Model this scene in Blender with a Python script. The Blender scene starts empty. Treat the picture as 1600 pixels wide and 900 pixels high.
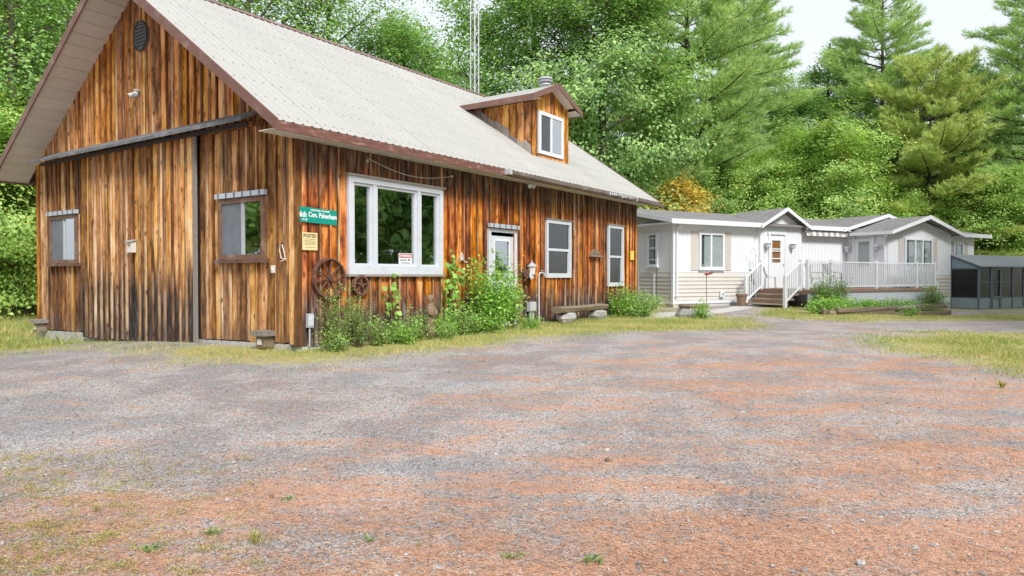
import bpy, math, random
import numpy as np
from mathutils import Vector

R = math.radians
rng = np.random.default_rng(7)
random.seed(7)
scene = bpy.context.scene
COL = scene.collection

# ------------------------------------------------------------------ camera, sky, sun, exposure
CAM_H = 1.13
PITCH = R(0.93)
FOC = 1107.0                                   # focal length in pixels of a 1600 px wide frame
cam_d = bpy.data.cameras.new('camera')
cam_d.sensor_width = 36.0
cam_d.lens = FOC / 1600 * 36
cam_d.clip_end = 3000
cam = bpy.data.objects.new('camera', cam_d)
cam.location = (0, 0, CAM_H)
cam.rotation_euler = (R(90) - PITCH, 0, 0)
COL.objects.link(cam)
scene.camera = cam

SUN_EL, SUN_AZ = R(46), R(156)                 # azimuth clockwise from +Y: behind the camera, to the right
world = bpy.data.worlds.new('World')
scene.world = world
world.use_nodes = True
wn = world.node_tree
wn.nodes.clear()
w_out = wn.nodes.new('ShaderNodeOutputWorld')
w_bg = wn.nodes.new('ShaderNodeBackground')
w_sky = wn.nodes.new('ShaderNodeTexSky')
w_sky.sky_type = 'NISHITA'
w_sky.sun_disc = False
w_sky.sun_elevation = SUN_EL
w_sky.sun_rotation = SUN_AZ
w_sky.air_density = 1.0
w_sky.dust_density = 3.0
w_sky.ozone_density = 1.0
w_hsv = wn.nodes.new('ShaderNodeHueSaturation')   # thin even cloud: the sky keeps only a little of its blue
w_hsv.inputs['Saturation'].default_value = 0.22
w_mix = wn.nodes.new('ShaderNodeMix'); w_mix.data_type = 'RGBA'
w_mix.inputs[0].default_value = 0.75
w_mix.inputs[7].default_value = (5.2, 5.6, 6.2, 1)
wn.links.new(w_sky.outputs[0], w_hsv.inputs['Color'])
wn.links.new(w_hsv.outputs[0], w_mix.inputs[6])
wn.links.new(w_mix.outputs[2], w_bg.inputs['Color'])
w_bg.inputs['Strength'].default_value = 0.1
wn.links.new(w_bg.outputs[0], w_out.inputs['Surface'])

sun_d = bpy.data.lights.new('sun', 'SUN')
sun_d.energy = 2.0
sun_d.angle = R(14)
sun_d.color = (1.0, 0.975, 0.94)
sun = bpy.data.objects.new('sun', sun_d)
_sd = Vector((math.sin(SUN_AZ) * math.cos(SUN_EL), math.cos(SUN_AZ) * math.cos(SUN_EL), math.sin(SUN_EL)))
sun.rotation_euler = _sd.to_track_quat('Z', 'Y').to_euler()
COL.objects.link(sun)

scene.view_settings.view_transform = 'Standard'
scene.view_settings.look = 'None'
scene.view_settings.exposure = 1.0
scene.view_settings.gamma = 1.0
scene.view_settings.use_curve_mapping = False
scene.cycles.max_bounces = 6
scene.cycles.diffuse_bounces = 4
scene.cycles.transparent_max_bounces = 12
scene.cycles.use_denoising = True

# ------------------------------------------------------------------ ground shape and place helpers
def sstep(a, b, x):
    t = np.clip((np.asarray(x, float) - a) / (b - a), 0, 1)
    return t * t * (3 - 2 * t)

def gz(x, y):
    """height of the ground"""
    x = np.asarray(x, float); y = np.asarray(y, float)
    near = -0.36 * (1 - sstep(3.5, 14.0, y))
    left = -0.30 * sstep(-4.5, -10.5, x) * sstep(6, 14, y)
    right = -0.27 * sstep(9, 18, x) * sstep(14, 24, y)
    und = 0.018 * np.sin(x * 0.9 + 1.3 * np.sin(y * 0.35)) * np.sin(y * 0.7 + 0.6) * sstep(1, 4, y)
    return near + left + right + und

def ray(px, py):
    a = (px - 800) / FOC; b = (450 - py) / FOC
    return np.array([a, math.cos(PITCH) + b * math.sin(PITCH), -math.sin(PITCH) + b * math.cos(PITCH)])

def gp(px, py):
    """the place on the ground that the photograph shows at (px, py)"""
    d = ray(px, py); h = 0.0
    for _ in range(30):
        k = (h - CAM_H) / d[2]
        h = 0.5 * h + 0.5 * float(gz(d[0] * k, d[1] * k))
    return d[0] * k, d[1] * k

def at(px, Y):
    return (px - 800) / FOC * Y, Y

# ------------------------------------------------------------------ object helpers
def tag(o, label=None, cat=None, group=None, kind=None):
    if label: o['label'] = label
    if cat: o['category'] = cat
    if group: o['group'] = group
    if kind: o['kind'] = kind
    return o

def empty(name, loc=(0, 0, 0), rz=0.0, label=None, cat=None, group=None):
    o = bpy.data.objects.new(name, None)
    o.empty_display_size = 0.2
    o.location = loc
    o.rotation_euler = (0, 0, rz)
    COL.objects.link(o)
    return tag(o, label, cat, group)

def link(name, me, parent=None):
    o = bpy.data.objects.new(name, me)
    COL.objects.link(o)
    if parent is not None:
        o.parent = parent
    return o

def copy_tree(o, parent=None):
    kids = [c for c in COL.objects if c.parent == o]
    c = o.copy(); COL.objects.link(c); c.parent = parent
    for k in kids:
        copy_tree(k, c)
    return c

class MB:
    """collects shapes and links them as one mesh"""
    def __init__(s):
        s.v = []; s.f = []
    def poly(s, pts):
        n = len(s.v); s.v += [tuple(p) for p in pts]; s.f.append(tuple(range(n, n + len(pts)))); return s
    def hexa(s, p):
        """eight corners: bottom four (anticlockwise), top four"""
        n = len(s.v); s.v += [tuple(q) for q in p]
        for f in ((3, 2, 1, 0), (4, 5, 6, 7), (0, 1, 5, 4), (1, 2, 6, 5), (2, 3, 7, 6), (3, 0, 4, 7)):
            s.f.append(tuple(n + i for i in f))
        return s
    def box(s, x0, x1, y0, y1, z0, z1):
        return s.hexa([(x0, y0, z0), (x1, y0, z0), (x1, y1, z0), (x0, y1, z0), (x0, y0, z1), (x1, y0, z1), (x1, y1, z1), (x0, y1, z1)])
    def bar(s, a, b, w, d=None, up=(0, 0, 1)):
        """rectangular bar from a to b"""
        a = Vector(a); b = Vector(b); d = w if d is None else d
        ax = (b - a).normalized(); u = Vector(up)
        if abs(ax.dot(u)) > 0.98: u = Vector((0, 1, 0))
        sx = ax.cross(u).normalized() * w / 2; sy = sx.cross(ax).normalized() * d / 2
        return s.hexa([a - sx - sy, a + sx - sy, a + sx + sy, a - sx + sy, b - sx - sy, b + sx - sy, b + sx + sy, b - sx + sy])
    def tube(s, pts, rad, n=8, cap=True):
        pts = [Vector(p) for p in pts]
        if not hasattr(rad, '__len__'): rad = [rad] * len(pts)
        base = len(s.v); ref = None
        for i, p in enumerate(pts):
            t = (pts[min(i + 1, len(pts) - 1)] - pts[max(i - 1, 0)]).normalized()
            if ref is None:
                ref = Vector((1, 0, 0)) if abs(t.x) < 0.8 else Vector((0, 1, 0))
            ref = (ref - t * ref.dot(t)).normalized(); q = t.cross(ref)
            for k in range(n):
                a = 2 * math.pi * k / n
                s.v.append(tuple(p + (ref * math.cos(a) + q * math.sin(a)) * rad[i]))
        for i in range(len(pts) - 1):
            for k in range(n):
                a = base + i * n + k; b = base + i * n + (k + 1) % n
                s.f.append((a, b, b + n, a + n))
        if cap:
            s.f.append(tuple(base + k for k in range(n))[::-1])
            s.f.append(tuple(base + (len(pts) - 1) * n + k for k in range(n)))
        return s
    def lathe(s, c, prof, n=16):
        """profile of (radius, height) about the upright axis at c"""
        base = len(s.v); m = len(prof)
        for r, z in prof:
            for k in range(n):
                a = 2 * math.pi * k / n
                s.v.append((c[0] + r * math.cos(a), c[1] + r * math.sin(a), c[2] + z))
        for i in range(m - 1):
            for k in range(n):
                a = base + i * n + k; b = base + i * n + (k + 1) % n
                s.f.append((a, b, b + n, a + n))
        s.f.append(tuple(base + k for k in range(n))[::-1])
        s.f.append(tuple(base + (m - 1) * n + k for k in range(n)))
        return s
    def prism(s, pts, off):
        """a flat outline pushed along off"""
        n = len(s.v); m = len(pts); off = Vector(off)
        s.v += [tuple(p) for p in pts] + [tuple(Vector(p) + off) for p in pts]
        s.f.append(tuple(range(n, n + m))[::-1]); s.f.append(tuple(range(n + m, n + 2 * m)))
        for i in range(m):
            j = (i + 1) % m
            s.f.append((n + i, n + j, n + m + j, n + m + i))
        return s
    def mesh(s, name, mat, smooth=False):
        me = bpy.data.meshes.new(name)
        me.from_pydata(s.v, [], s.f)
        if mat: me.materials.append(mat)
        if smooth: me.polygons.foreach_set('use_smooth', [True] * len(me.polygons))
        me.update()
        return me
    def build(s, name, mat, parent=None, smooth=False):
        return link(name, s.mesh(name, mat, smooth), parent)

def array_mesh(name, verts, sizes, mat, idx=None):
    """fast mesh from numpy: verts (n,3); sizes = corners per face (int for all); faces take consecutive vertices unless idx is given"""
    me = bpy.data.meshes.new(name)
    nv = len(verts)
    idx = np.arange(nv, dtype=np.int32) if idx is None else np.asarray(idx, np.int32).ravel()
    nf = len(idx) // sizes
    me.vertices.add(nv); me.loops.add(len(idx)); me.polygons.add(nf)
    me.vertices.foreach_set('co', np.asarray(verts, np.float32).ravel())
    me.loops.foreach_set('vertex_index', idx)
    me.polygons.foreach_set('loop_start', np.arange(nf, dtype=np.int32) * sizes)
    me.polygons.foreach_set('loop_total', np.full(nf, sizes, np.int32))
    if mat: me.materials.append(mat)
    me.update(calc_edges=True)
    return me

def text_obj(name, body, size, mat, parent, matrix_rows, depth=0.002, align='CENTER', sx=1.0):
    """raised lettering; matrix_rows = (origin, x axis, y axis) in the parent's space"""
    cu = bpy.data.curves.new(name, 'FONT')
    cu.body = body; cu.size = size; cu.align_x = align; cu.align_y = 'CENTER'; cu.extrude = depth; cu.offset = size * 0.022; cu.resolution_u = 2
    tmp = bpy.data.objects.new(name, cu); COL.objects.link(tmp)
    dg = bpy.context.evaluated_depsgraph_get()
    me = bpy.data.meshes.new_from_object(tmp.evaluated_get(dg))
    bpy.data.objects.remove(tmp)
    o, ax, ay = (Vector(v) for v in matrix_rows)
    az = ax.cross(ay)
    for v in me.vertices:
        c = v.co.copy(); v.co = o + ax * c.x * sx + ay * c.y + az * c.z
    me.materials.clear(); me.materials.append(mat)
    return link(name, me, parent)

# ------------------------------------------------------------------ materials
def new_mat(name):
    m = bpy.data.materials.new(name); m.use_nodes = True
    nt = m.node_tree; nt.nodes.clear()
    out = nt.nodes.new('ShaderNodeOutputMaterial')
    b = nt.nodes.new('ShaderNodeBsdfPrincipled')
    nt.links.new(b.outputs[0], out.inputs['Surface'])
    return m, nt, b, out

class N:
    """node shorthand"""
    def __init__(s, nt): s.nt = nt
    def add(s, t, **kw):
        n = s.nt.nodes.new(t)
        for k, v in kw.items(): setattr(n, k, v)
        return n
    def put(s, v, sock):
        if isinstance(v, (int, float)): sock.default_value = v
        elif isinstance(v, (tuple, list)):
            sock.default_value = tuple(v) if len(v) == len(sock.default_value) else tuple(v) + (1,)
        else: s.nt.links.new(v, sock)
    def math(s, op, a, b=0.0, c=None, clamp=False):
        n = s.add('ShaderNodeMath', operation=op, use_clamp=clamp)
        s.put(a, n.inputs[0]); s.put(b, n.inputs[1])
        if c is not None: s.put(c, n.inputs[2])
        return n.outputs[0]
    def vmath(s, op, a, b):
        n = s.add('ShaderNodeVectorMath', operation=op)
        s.put(a, n.inputs[0]); s.put(b, n.inputs[1])
        return n.outputs[0]
    def mix(s, f, a, b, blend='MIX'):
        n = s.add('ShaderNodeMix', data_type='RGBA', blend_type=blend)
        s.put(f, n.inputs[0]); s.put(a, n.inputs[6]); s.put(b, n.inputs[7])
        return n.outputs[2]
    def noise(s, vec, scale, detail=3.0, rough=0.55, dist=0.0):
        n = s.add('ShaderNodeTexNoise')
        s.nt.links.new(vec, n.inputs['Vector'])
        n.inputs['Scale'].default_value = scale; n.inputs['Detail'].default_value = detail
        n.inputs['Roughness'].default_value = rough; n.inputs['Distortion'].default_value = dist
        return n.outputs[0]
    def voro(s, vec, scale, feature='F1', out='Distance'):
        n = s.add('ShaderNodeTexVoronoi', feature=feature)
        s.nt.links.new(vec, n.inputs['Vector']); n.inputs['Scale'].default_value = scale
        return n.outputs[out]
    def ramp(s, fac, stops):
        n = s.add('ShaderNodeValToRGB'); r = n.color_ramp
        while len(r.elements) < len(stops): r.elements.new(0.5)
        for e, (p, c) in zip(r.elements, stops):
            e.position = p; e.color = tuple(c) + (1,) if len(c) == 3 else c
        s.put(fac, n.inputs[0])
        return n.outputs[0]
    def step(s, x, a, b):
        n = s.add('ShaderNodeMapRange', interpolation_type='SMOOTHSTEP')
        s.put(x, n.inputs[0]); s.put(a, n.inputs[1]); s.put(b, n.inputs[2])
        return n.outputs[0]
    def bump(s, h, strength, dist=0.01):
        n = s.add('ShaderNodeBump'); s.put(h, n.inputs['Height'])
        n.inputs['Strength'].default_value = strength; n.inputs['Distance'].default_value = dist
        return n.outputs[0]

def plain(name, col, rough=0.6, var=0.12, scale=6.0, metal=0.0, bump=0.0, coat=None, stretch=(1, 1, 1), dirt=None, dirt_amt=0.5):
    """paint, metal, plastic or concrete with uneven tone"""
    m, nt, b, out = new_mat(name); k = N(nt)
    tc = k.add('ShaderNodeTexCoord').outputs['Object']
    v = k.vmath('MULTIPLY', tc, stretch)
    oi = k.add('ShaderNodeObjectInfo').outputs['Random']
    n1 = k.noise(v, scale, 4); n2 = k.noise(v, scale * 7, 3)
    f = k.math('ADD', k.math('MULTIPLY', n1, 0.6), k.math('MULTIPLY', n2, 0.4))
    f = k.math('ADD', f, k.math('MULTIPLY', k.math('SUBTRACT', oi, 0.5), 0.25))
    lo = tuple(c * (1 - var * 1.6) for c in col); hi = tuple(min(c * (1 + var * 1.2), 1) for c in col)
    c = k.ramp(f, [(0.25, lo), (0.5, col), (0.75, hi)])
    if dirt:
        c = k.mix(k.math('MULTIPLY', k.step(n1, 0.52, 0.72), dirt_amt), c, dirt)
    k.put(c, b.inputs['Base Color'])
    b.inputs['Roughness'].default_value = rough; b.inputs['Metallic'].default_value = metal
    if bump: k.put(k.bump(f, bump, 0.02), b.inputs['Normal'])
    return m

def wood(name, ramp, low=(0.2, 0.9), low_col=(0.035, 0.03, 0.03), low_amt=0.9, grey=0.25, top=None, streak=0.5, rvar=0.5, axis=0, low_grey=1.0):
    """stained boards gone patchy: grain along z, knots, black weather stains rising from the foot"""
    m, nt, b, out = new_mat(name); k = N(nt)
    tc = k.add('ShaderNodeTexCoord').outputs['Object']
    oi = k.add('ShaderNodeObjectInfo').outputs['Random']
    off = k.add('ShaderNodeCombineXYZ')
    k.put(k.math('MULTIPLY', oi, 53.0), off.inputs[0]); k.put(k.math('MULTIPLY', oi, 31.0), off.inputs[2])
    p = k.vmath('ADD', tc, off.outputs[0])
    warp = k.noise(k.vmath('MULTIPLY', p, (3, 3, 1.2)), 1.0, 2)
    wv = k.add('ShaderNodeCombineXYZ'); k.put(k.math('MULTIPLY', warp, 0.12), wv.inputs[0]); k.put(k.math('MULTIPLY', warp, 0.12), wv.inputs[1])
    pw = k.vmath('ADD', p, wv.outputs[0])
    grain = k.noise(k.vmath('MULTIPLY', pw, (38, 38, 1.3)), 1.0, 5, 0.65)
    broad = k.noise(k.vmath('MULTIPLY', pw, (9, 9, 1.5)), 1.0, 4, 0.62, 0.8)
    patch = k.noise(k.vmath('MULTIPLY', p, (2.6, 2.6, 1.3)), 1.0, 4, 0.65)
    f = k.math('ADD', k.math('MULTIPLY', grain, 0.42), k.math('MULTIPLY', broad, 0.62))
    f = k.math('ADD', f, k.math('MULTIPLY', k.math('SUBTRACT', patch, 0.5), 0.85))
    f = k.math('ADD', f, k.math('MULTIPLY', k.math('SUBTRACT', oi, 0.5), rvar * 0.5))
    c = k.ramp(f, ramp)
    hv = k.add('ShaderNodeTexWhiteNoise', noise_dimensions='1D'); k.put(k.math('MULTIPLY', oi, 91.7), hv.inputs['W'])
    hs = k.add('ShaderNodeHueSaturation')
    k.put(k.math('ADD', 0.497, k.math('MULTIPLY', hv.outputs['Value'], 0.014)), hs.inputs['Hue'])
    k.put(k.math('ADD', 0.95, k.math('MULTIPLY', hv.outputs['Value'], 0.15)), hs.inputs['Saturation'])
    k.put(k.math('ADD', 0.82, k.math('MULTIPLY', oi, 0.42)), hs.inputs['Value'])
    k.put(c, hs.inputs['Color']); c = hs.outputs[0]
    # bleached grey weathering in long streaks
    g = k.noise(k.vmath('MULTIPLY', p, (16, 16, 0.45)), 1.0, 3, 0.6)
    gm = k.math('MULTIPLY', k.step(g, 0.56, 0.72), grey)
    c = k.mix(gm, c, (0.36, 0.29, 0.23))
    # stain kept dark along the board's edges
    ge = k.add('ShaderNodeSeparateXYZ'); k.put(k.add('ShaderNodeTexCoord').outputs['Generated'], ge.inputs[0])
    ed = k.math('ABSOLUTE', k.math('SUBTRACT', ge.outputs[axis], 0.5))
    ed = k.math('ADD', ed, k.math('MULTIPLY', k.math('SUBTRACT', k.noise(k.vmath('MULTIPLY', p, (5, 5, 1.1)), 1.0, 3, 0.6), 0.5), 0.75))
    c = k.mix(k.math('MULTIPLY', k.step(ed, 0.34, 0.54), 0.7), c, (0.085, 0.032, 0.014))
    # knots
    kv = k.voro(k.vmath('MULTIPLY', pw, (8.5, 8.5, 3.4)), 1.0)
    c = k.mix(k.math('MULTIPLY', k.step(kv, 0.24, 0.10), 0.8), c, (0.06, 0.022, 0.01))
    # dark stain streaks anywhere
    s = k.noise(k.vmath('MULTIPLY', p, (20, 20, 0.55)), 1.0, 4, 0.7)
    c = k.mix(k.math('MULTIPLY', k.step(s, 0.6, 0.7), streak), c, (0.07, 0.035, 0.022))
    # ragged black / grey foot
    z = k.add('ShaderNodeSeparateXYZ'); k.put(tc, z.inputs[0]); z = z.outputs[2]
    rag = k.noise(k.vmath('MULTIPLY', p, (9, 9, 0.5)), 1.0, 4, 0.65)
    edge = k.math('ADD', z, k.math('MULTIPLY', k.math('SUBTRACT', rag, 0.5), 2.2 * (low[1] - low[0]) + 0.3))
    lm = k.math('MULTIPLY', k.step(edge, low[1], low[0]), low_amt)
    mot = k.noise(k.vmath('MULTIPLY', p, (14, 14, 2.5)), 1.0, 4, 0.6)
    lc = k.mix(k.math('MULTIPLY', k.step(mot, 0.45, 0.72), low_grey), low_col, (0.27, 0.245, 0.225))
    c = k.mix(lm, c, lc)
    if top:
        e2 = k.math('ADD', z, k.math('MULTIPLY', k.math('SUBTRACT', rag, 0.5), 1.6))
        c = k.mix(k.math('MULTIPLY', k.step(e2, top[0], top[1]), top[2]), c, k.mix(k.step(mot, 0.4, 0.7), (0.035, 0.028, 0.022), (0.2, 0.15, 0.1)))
    k.put(c, b.inputs['Base Color'])
    b.inputs['Roughness'].default_value = 0.72
    b.inputs['Specular IOR Level'].default_value = 0.25
    k.put(k.bump(k.math('ADD', grain, broad), 0.35, 0.006), b.inputs['Normal'])
    return m

def leaf_mat(name, dark, mid, light, trans=0.35, odd=None, odd_amt=0.0):
    m, nt, b, out = new_mat(name); k = N(nt)
    isl = k.add('ShaderNodeNewGeometry').outputs['Random Per Island']
    tc = k.add('ShaderNodeTexCoord').outputs['Object']
    n = k.noise(tc, 0.55, 3)
    f = k.math('ADD', k.math('MULTIPLY', isl, 0.55), k.math('MULTIPLY', n, 0.55))
    c = k.ramp(f, [(0.2, dark), (0.52, mid), (0.85, light)])
    if odd:
        n2 = k.noise(tc, 0.9, 2)
        c = k.mix(k.math('MULTIPLY', k.step(k.math('ADD', n2, k.math('MULTIPLY', isl, 0.12)), 0.66, 0.74), odd_amt), c, odd)
    k.put(c, b.inputs['Base Color'])
    b.inputs['Roughness'].default_value = 0.55
    b.inputs['Specular IOR Level'].default_value = 0.3
    # a leaf passes about as much light as it reflects
    t = min(1.0, trans * 2.1)
    tr = k.add('ShaderNodeBsdfTranslucent'); k.put(k.mix(1.0, c, (0.97 * t, 1.0 * t, 0.65 * t), 'MULTIPLY'), tr.inputs[0])
    ms = k.add('ShaderNodeAddShader')
    nt.links.new(b.outputs[0], ms.inputs[0]); nt.links.new(tr.outputs[0], ms.inputs[1])
    nt.links.new(ms.outputs[0], out.inputs['Surface'])
    return m

def glass_mat(name, tint, mirror=0.18, rough=0.02):
    m, nt, b, out = new_mat(name); k = N(nt)
    nt.nodes.remove(b)
    tr = k.add('ShaderNodeBsdfTransparent'); tr.inputs[0].default_value = tint + (1,)
    gl = k.add('ShaderNodeBsdfGlossy'); gl.inputs['Roughness'].default_value = rough
    tc = k.add('ShaderNodeTexCoord').outputs['Object']
    k.put(k.bump(k.noise(tc, 2.2, 1), 0.06, 0.05), gl.inputs['Normal'])
    lw = k.add('ShaderNodeLayerWeight'); lw.inputs[0].default_value = 0.5
    f = k.math('ADD', k.math('MULTIPLY', k.math('POWER', lw.outputs['Facing'], 4.0), 0.7), mirror, clamp=True)
    ms = k.add('ShaderNodeMixShader'); k.put(f, ms.inputs[0])
    nt.links.new(tr.outputs[0], ms.inputs[1]); nt.links.new(gl.outputs[0], ms.inputs[2])
    nt.links.new(ms.outputs[0], out.inputs['Surface'])
    return m

def glow(name, col, strength):
    m, nt, b, out = new_mat(name)
    b.inputs['Base Color'].default_value = col + (1,)
    b.inputs['Emission Color'].default_value = col + (1,)
    b.inputs['Emission Strength'].default_value = strength
    return m

M = {}
_ramp_long = [(0.28, (0.035, 0.012, 0.008)), (0.40, (0.16, 0.040, 0.013)), (0.51, (0.40, 0.102, 0.023)), (0.62, (0.60, 0.195, 0.048)), (0.79, (0.72, 0.39, 0.15))]
_ramp_gab = [(0.235, (0.05, 0.019, 0.010)), (0.375, (0.23, 0.078, 0.022)), (0.505, (0.48, 0.175, 0.042)), (0.635, (0.67, 0.31, 0.092)), (0.795, (0.78, 0.50, 0.24))]
_ramp_low = [(0.235, (0.045, 0.022, 0.015)), (0.395, (0.168, 0.073, 0.031)), (0.525, (0.358, 0.162, 0.058)), (0.655, (0.560, 0.291, 0.112)), (0.815, (0.694, 0.482, 0.269))]
_ramp_door = [(0.235, (0.07, 0.028, 0.013)), (0.375, (0.28, 0.11, 0.032)), (0.505, (0.54, 0.225, 0.062)), (0.635, (0.71, 0.36, 0.12)), (0.795, (0.80, 0.55, 0.30))]
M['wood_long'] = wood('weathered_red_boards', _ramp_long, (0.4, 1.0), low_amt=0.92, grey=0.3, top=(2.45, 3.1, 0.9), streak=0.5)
M['wood_gable'] = wood('weathered_gable_boards', _ramp_gab, (-0.3, 0.0), low_amt=0.2, grey=0.3, streak=0.55, axis=1)
M['wood_flank'] = wood('weathered_flank_boards', _ramp_low, (-0.1, 0.5), low_amt=0.45, grey=0.5, streak=0.6, axis=1)
M['wood_door'] = wood('weathered_door_boards', _ramp_door, (0.7, 1.55), low_amt=0.96, low_grey=0.35, grey=0.3, streak=0.55, low_col=(0.016, 0.015, 0.018), axis=1)
M['wood_dormer'] = wood('weathered_dormer_boards', _ramp_door, (4.3, 4.6), low_amt=0.0, grey=0.25, streak=0.45, axis=1)
M['wood_dormer_stain'] = wood('stained_dormer_boards', _ramp_gab, (4.0, 4.2), low_amt=0.0, grey=0.5, streak=0.9)
M['batten'] = wood('pale_batten_wood', [(0.24, (0.07, 0.034, 0.02)), (0.40, (0.23, 0.115, 0.055)), (0.55, (0.41, 0.25, 0.135)), (0.72, (0.53, 0.38, 0.24)), (0.88, (0.62, 0.50, 0.37))], (-0.1, 0.5), low_amt=0.45, grey=0.5, streak=0.5, rvar=0.6)
M['grey_wood'] = plain('grey_weathered_wood', (0.30, 0.27, 0.24), 0.85, 0.35, 5, stretch=(1, 6, 6), bump=0.5, dirt=(0.07, 0.055, 0.045))
M['black_core'] = plain('dark_sheathing', (0.035, 0.026, 0.02), 0.9, 0.2)
M['concrete'] = plain('old_concrete', (0.50, 0.48, 0.45), 0.9, 0.22, 3, bump=0.4, dirt=(0.22, 0.2, 0.17), dirt_amt=0.7)
M['roof'] = plain('cream_steel_roofing', (0.38, 0.374, 0.343), 0.6, 0.06, 0.7, dirt=(0.32, 0.308, 0.272), dirt_amt=0.35)
M['screw'] = plain('roof_screw_heads', (0.25, 0.24, 0.22), 0.6)
M['brown_trim'] = plain('brown_steel_trim', (0.185, 0.095, 0.075), 0.5, 0.15, 3, dirt=(0.32, 0.22, 0.19), dirt_amt=0.5)
M['rust_trim'] = plain('flaking_brown_fascia', (0.17, 0.075, 0.055), 0.7, 0.35, 4, dirt=(0.42, 0.33, 0.28), dirt_amt=0.6, stretch=(1, 4, 4))
M['gutter'] = plain('brown_grey_gutter', (0.16, 0.12, 0.105), 0.45, 0.3, 2.5, dirt=(0.38, 0.34, 0.31), dirt_amt=0.5)
M['soffit'] = plain('beige_soffit', (0.60, 0.575, 0.52), 0.6, 0.05, 2)
M['canopy'] = plain('grey_tar_canopy', (0.15, 0.16, 0.17), 0.75, 0.3, 3, dirt=(0.3, 0.28, 0.26), dirt_amt=0.5)
M['white'] = plain('white_vinyl', (0.74, 0.762, 0.79), 0.4, 0.03, 2)
M['white_old'] = plain('worn_white_paint', (0.58, 0.62, 0.67), 0.5, 0.07, 3, dirt=(0.5, 0.49, 0.47), dirt_amt=0.5)
M['cap'] = plain('blue_grey_flashing', (0.46, 0.52, 0.58), 0.45, 0.15, 6, dirt=(0.3, 0.3, 0.31))
M['sash'] = plain('brown_wood_sash', (0.17, 0.09, 0.06), 0.6, 0.3, 5, dirt=(0.33, 0.27, 0.22))
M['glass'] = glass_mat('window_glass', (0.6, 0.75, 0.7), 0.6)
M['glass_screen'] = glass_mat('screened_window_glass', (0.30, 0.34, 0.36), 0.16, 0.2)
M['screen'] = plain('grey_window_screen', (0.13, 0.15, 0.17), 0.5, 0.25, 3, stretch=(3, 3, 1))
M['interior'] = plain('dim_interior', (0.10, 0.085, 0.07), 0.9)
M['green_sign'] = plain('green_sign_sheet', (0.005, 0.27, 0.20), 0.4, 0.08, 5)
M['sign_white'] = plain('white_lettering', (0.85, 0.86, 0.86), 0.5, 0.02)
M['sign_yellow'] = plain('faded_yellow_sheet', (0.72, 0.60, 0.30), 0.55, 0.06)
M['bright_yellow'] = plain('yellow_sheet', (0.75, 0.55, 0.05), 0.5, 0.06)
M['sign_red'] = plain('red_print', (0.42, 0.055, 0.07), 0.5, 0.06)
M['ink'] = plain('black_print', (0.03, 0.028, 0.025), 0.6)
M['faint_ink'] = plain('faded_print', (0.32, 0.27, 0.15), 0.6)
M['rust'] = plain('rusty_iron', (0.13, 0.062, 0.042), 0.75, 0.3, 14, bump=0.4, dirt=(0.24, 0.14, 0.1))
M['grey_metal'] = plain('grey_painted_metal', (0.42, 0.44, 0.46), 0.5, 0.08, 4)
M['galv'] = plain('galvanised_steel', (0.62, 0.64, 0.66), 0.4, 0.1, 5, metal=0.3)
M['dark_metal'] = plain('dark_metal', (0.05, 0.05, 0.055), 0.5, 0.2)
M['pale_box'] = plain('pale_plastic', (0.66, 0.63, 0.56), 0.5, 0.08)
M['cord'] = plain('dirty_white_rope', (0.62, 0.57, 0.52), 0.8, 0.15, 30)
M['carving'] = plain('carved_wood', (0.22, 0.15, 0.09), 0.8, 0.35, 14, bump=0.5, dirt=(0.08, 0.055, 0.04))
M['log'] = plain('old_log_timber', (0.23, 0.18, 0.12), 0.85, 0.4, 7, bump=0.6, stretch=(0.6, 4, 4), dirt=(0.07, 0.06, 0.05))
M['rock'] = plain('grey_field_stone', (0.36, 0.35, 0.34), 0.9, 0.3, 5, bump=0.7, dirt=(0.18, 0.18, 0.16))
M['bark'] = plain('grey_brown_bark', (0.115, 0.09, 0.07), 0.9, 0.4, 3, bump=0.8, stretch=(3, 3, 0.5))
M['pine_bark'] = plain('dark_pine_bark', (0.065, 0.052, 0.044), 0.9, 0.4, 3, bump=0.8, stretch=(3, 3, 0.5))
M['stem'] = plain('green_brown_stem', (0.13, 0.12, 0.05), 0.8, 0.25)
M['bulb'] = glow('warm_bulb', (1.0, 0.55, 0.2), 25.0)
M['house_dim'] = plain('dim_house_room', (0.12, 0.13, 0.13), 0.9, 0.2, 2)  # flat backing behind house panes; the unlit room is put into its dark colour
M['siding'] = plain('white_house_siding', (0.75, 0.772, 0.80), 0.45, 0.025, 1.5)
M['skirting'] = plain('beige_skirting', (0.60, 0.57, 0.52), 0.5, 0.05, 2)
M['shutter'] = plain('beige_shutter', (0.55, 0.51, 0.46), 0.5, 0.05)
M['house_glass'] = glass_mat('house_window_glass', (0.86, 0.90, 0.91), 0.06)
M['curtain'] = plain('pale_curtain', (0.62, 0.60, 0.56), 0.8, 0.08, 8, stretch=(6, 6, 0.5))
M['warm_blind'] = plain('orange_curtain', (0.50, 0.20, 0.06), 0.8, 0.15, 5)
M['awning'] = plain('white_awning_cloth', (0.76, 0.75, 0.73), 0.8, 0.04)
M['awning_grey'] = plain('grey_awning_stripe', (0.38, 0.37, 0.37), 0.8, 0.06)
M['dark_chair'] = plain('dark_chair_frame', (0.10, 0.085, 0.075), 0.6, 0.2)
M['deck_wood'] = plain('brown_deck_boards', (0.30, 0.18, 0.12), 0.75, 0.3, 5, stretch=(1, 5, 5), dirt=(0.4, 0.33, 0.28))
M['room_frame'] = plain('slate_blue_frame', (0.10, 0.145, 0.18), 0.45, 0.08)
M['room_roof'] = plain('grey_steel_sheet', (0.27, 0.29, 0.31), 0.5, 0.08)
M['room_panel'] = plain('blue_grey_panel', (0.24, 0.31, 0.35), 0.5, 0.06)
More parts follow.
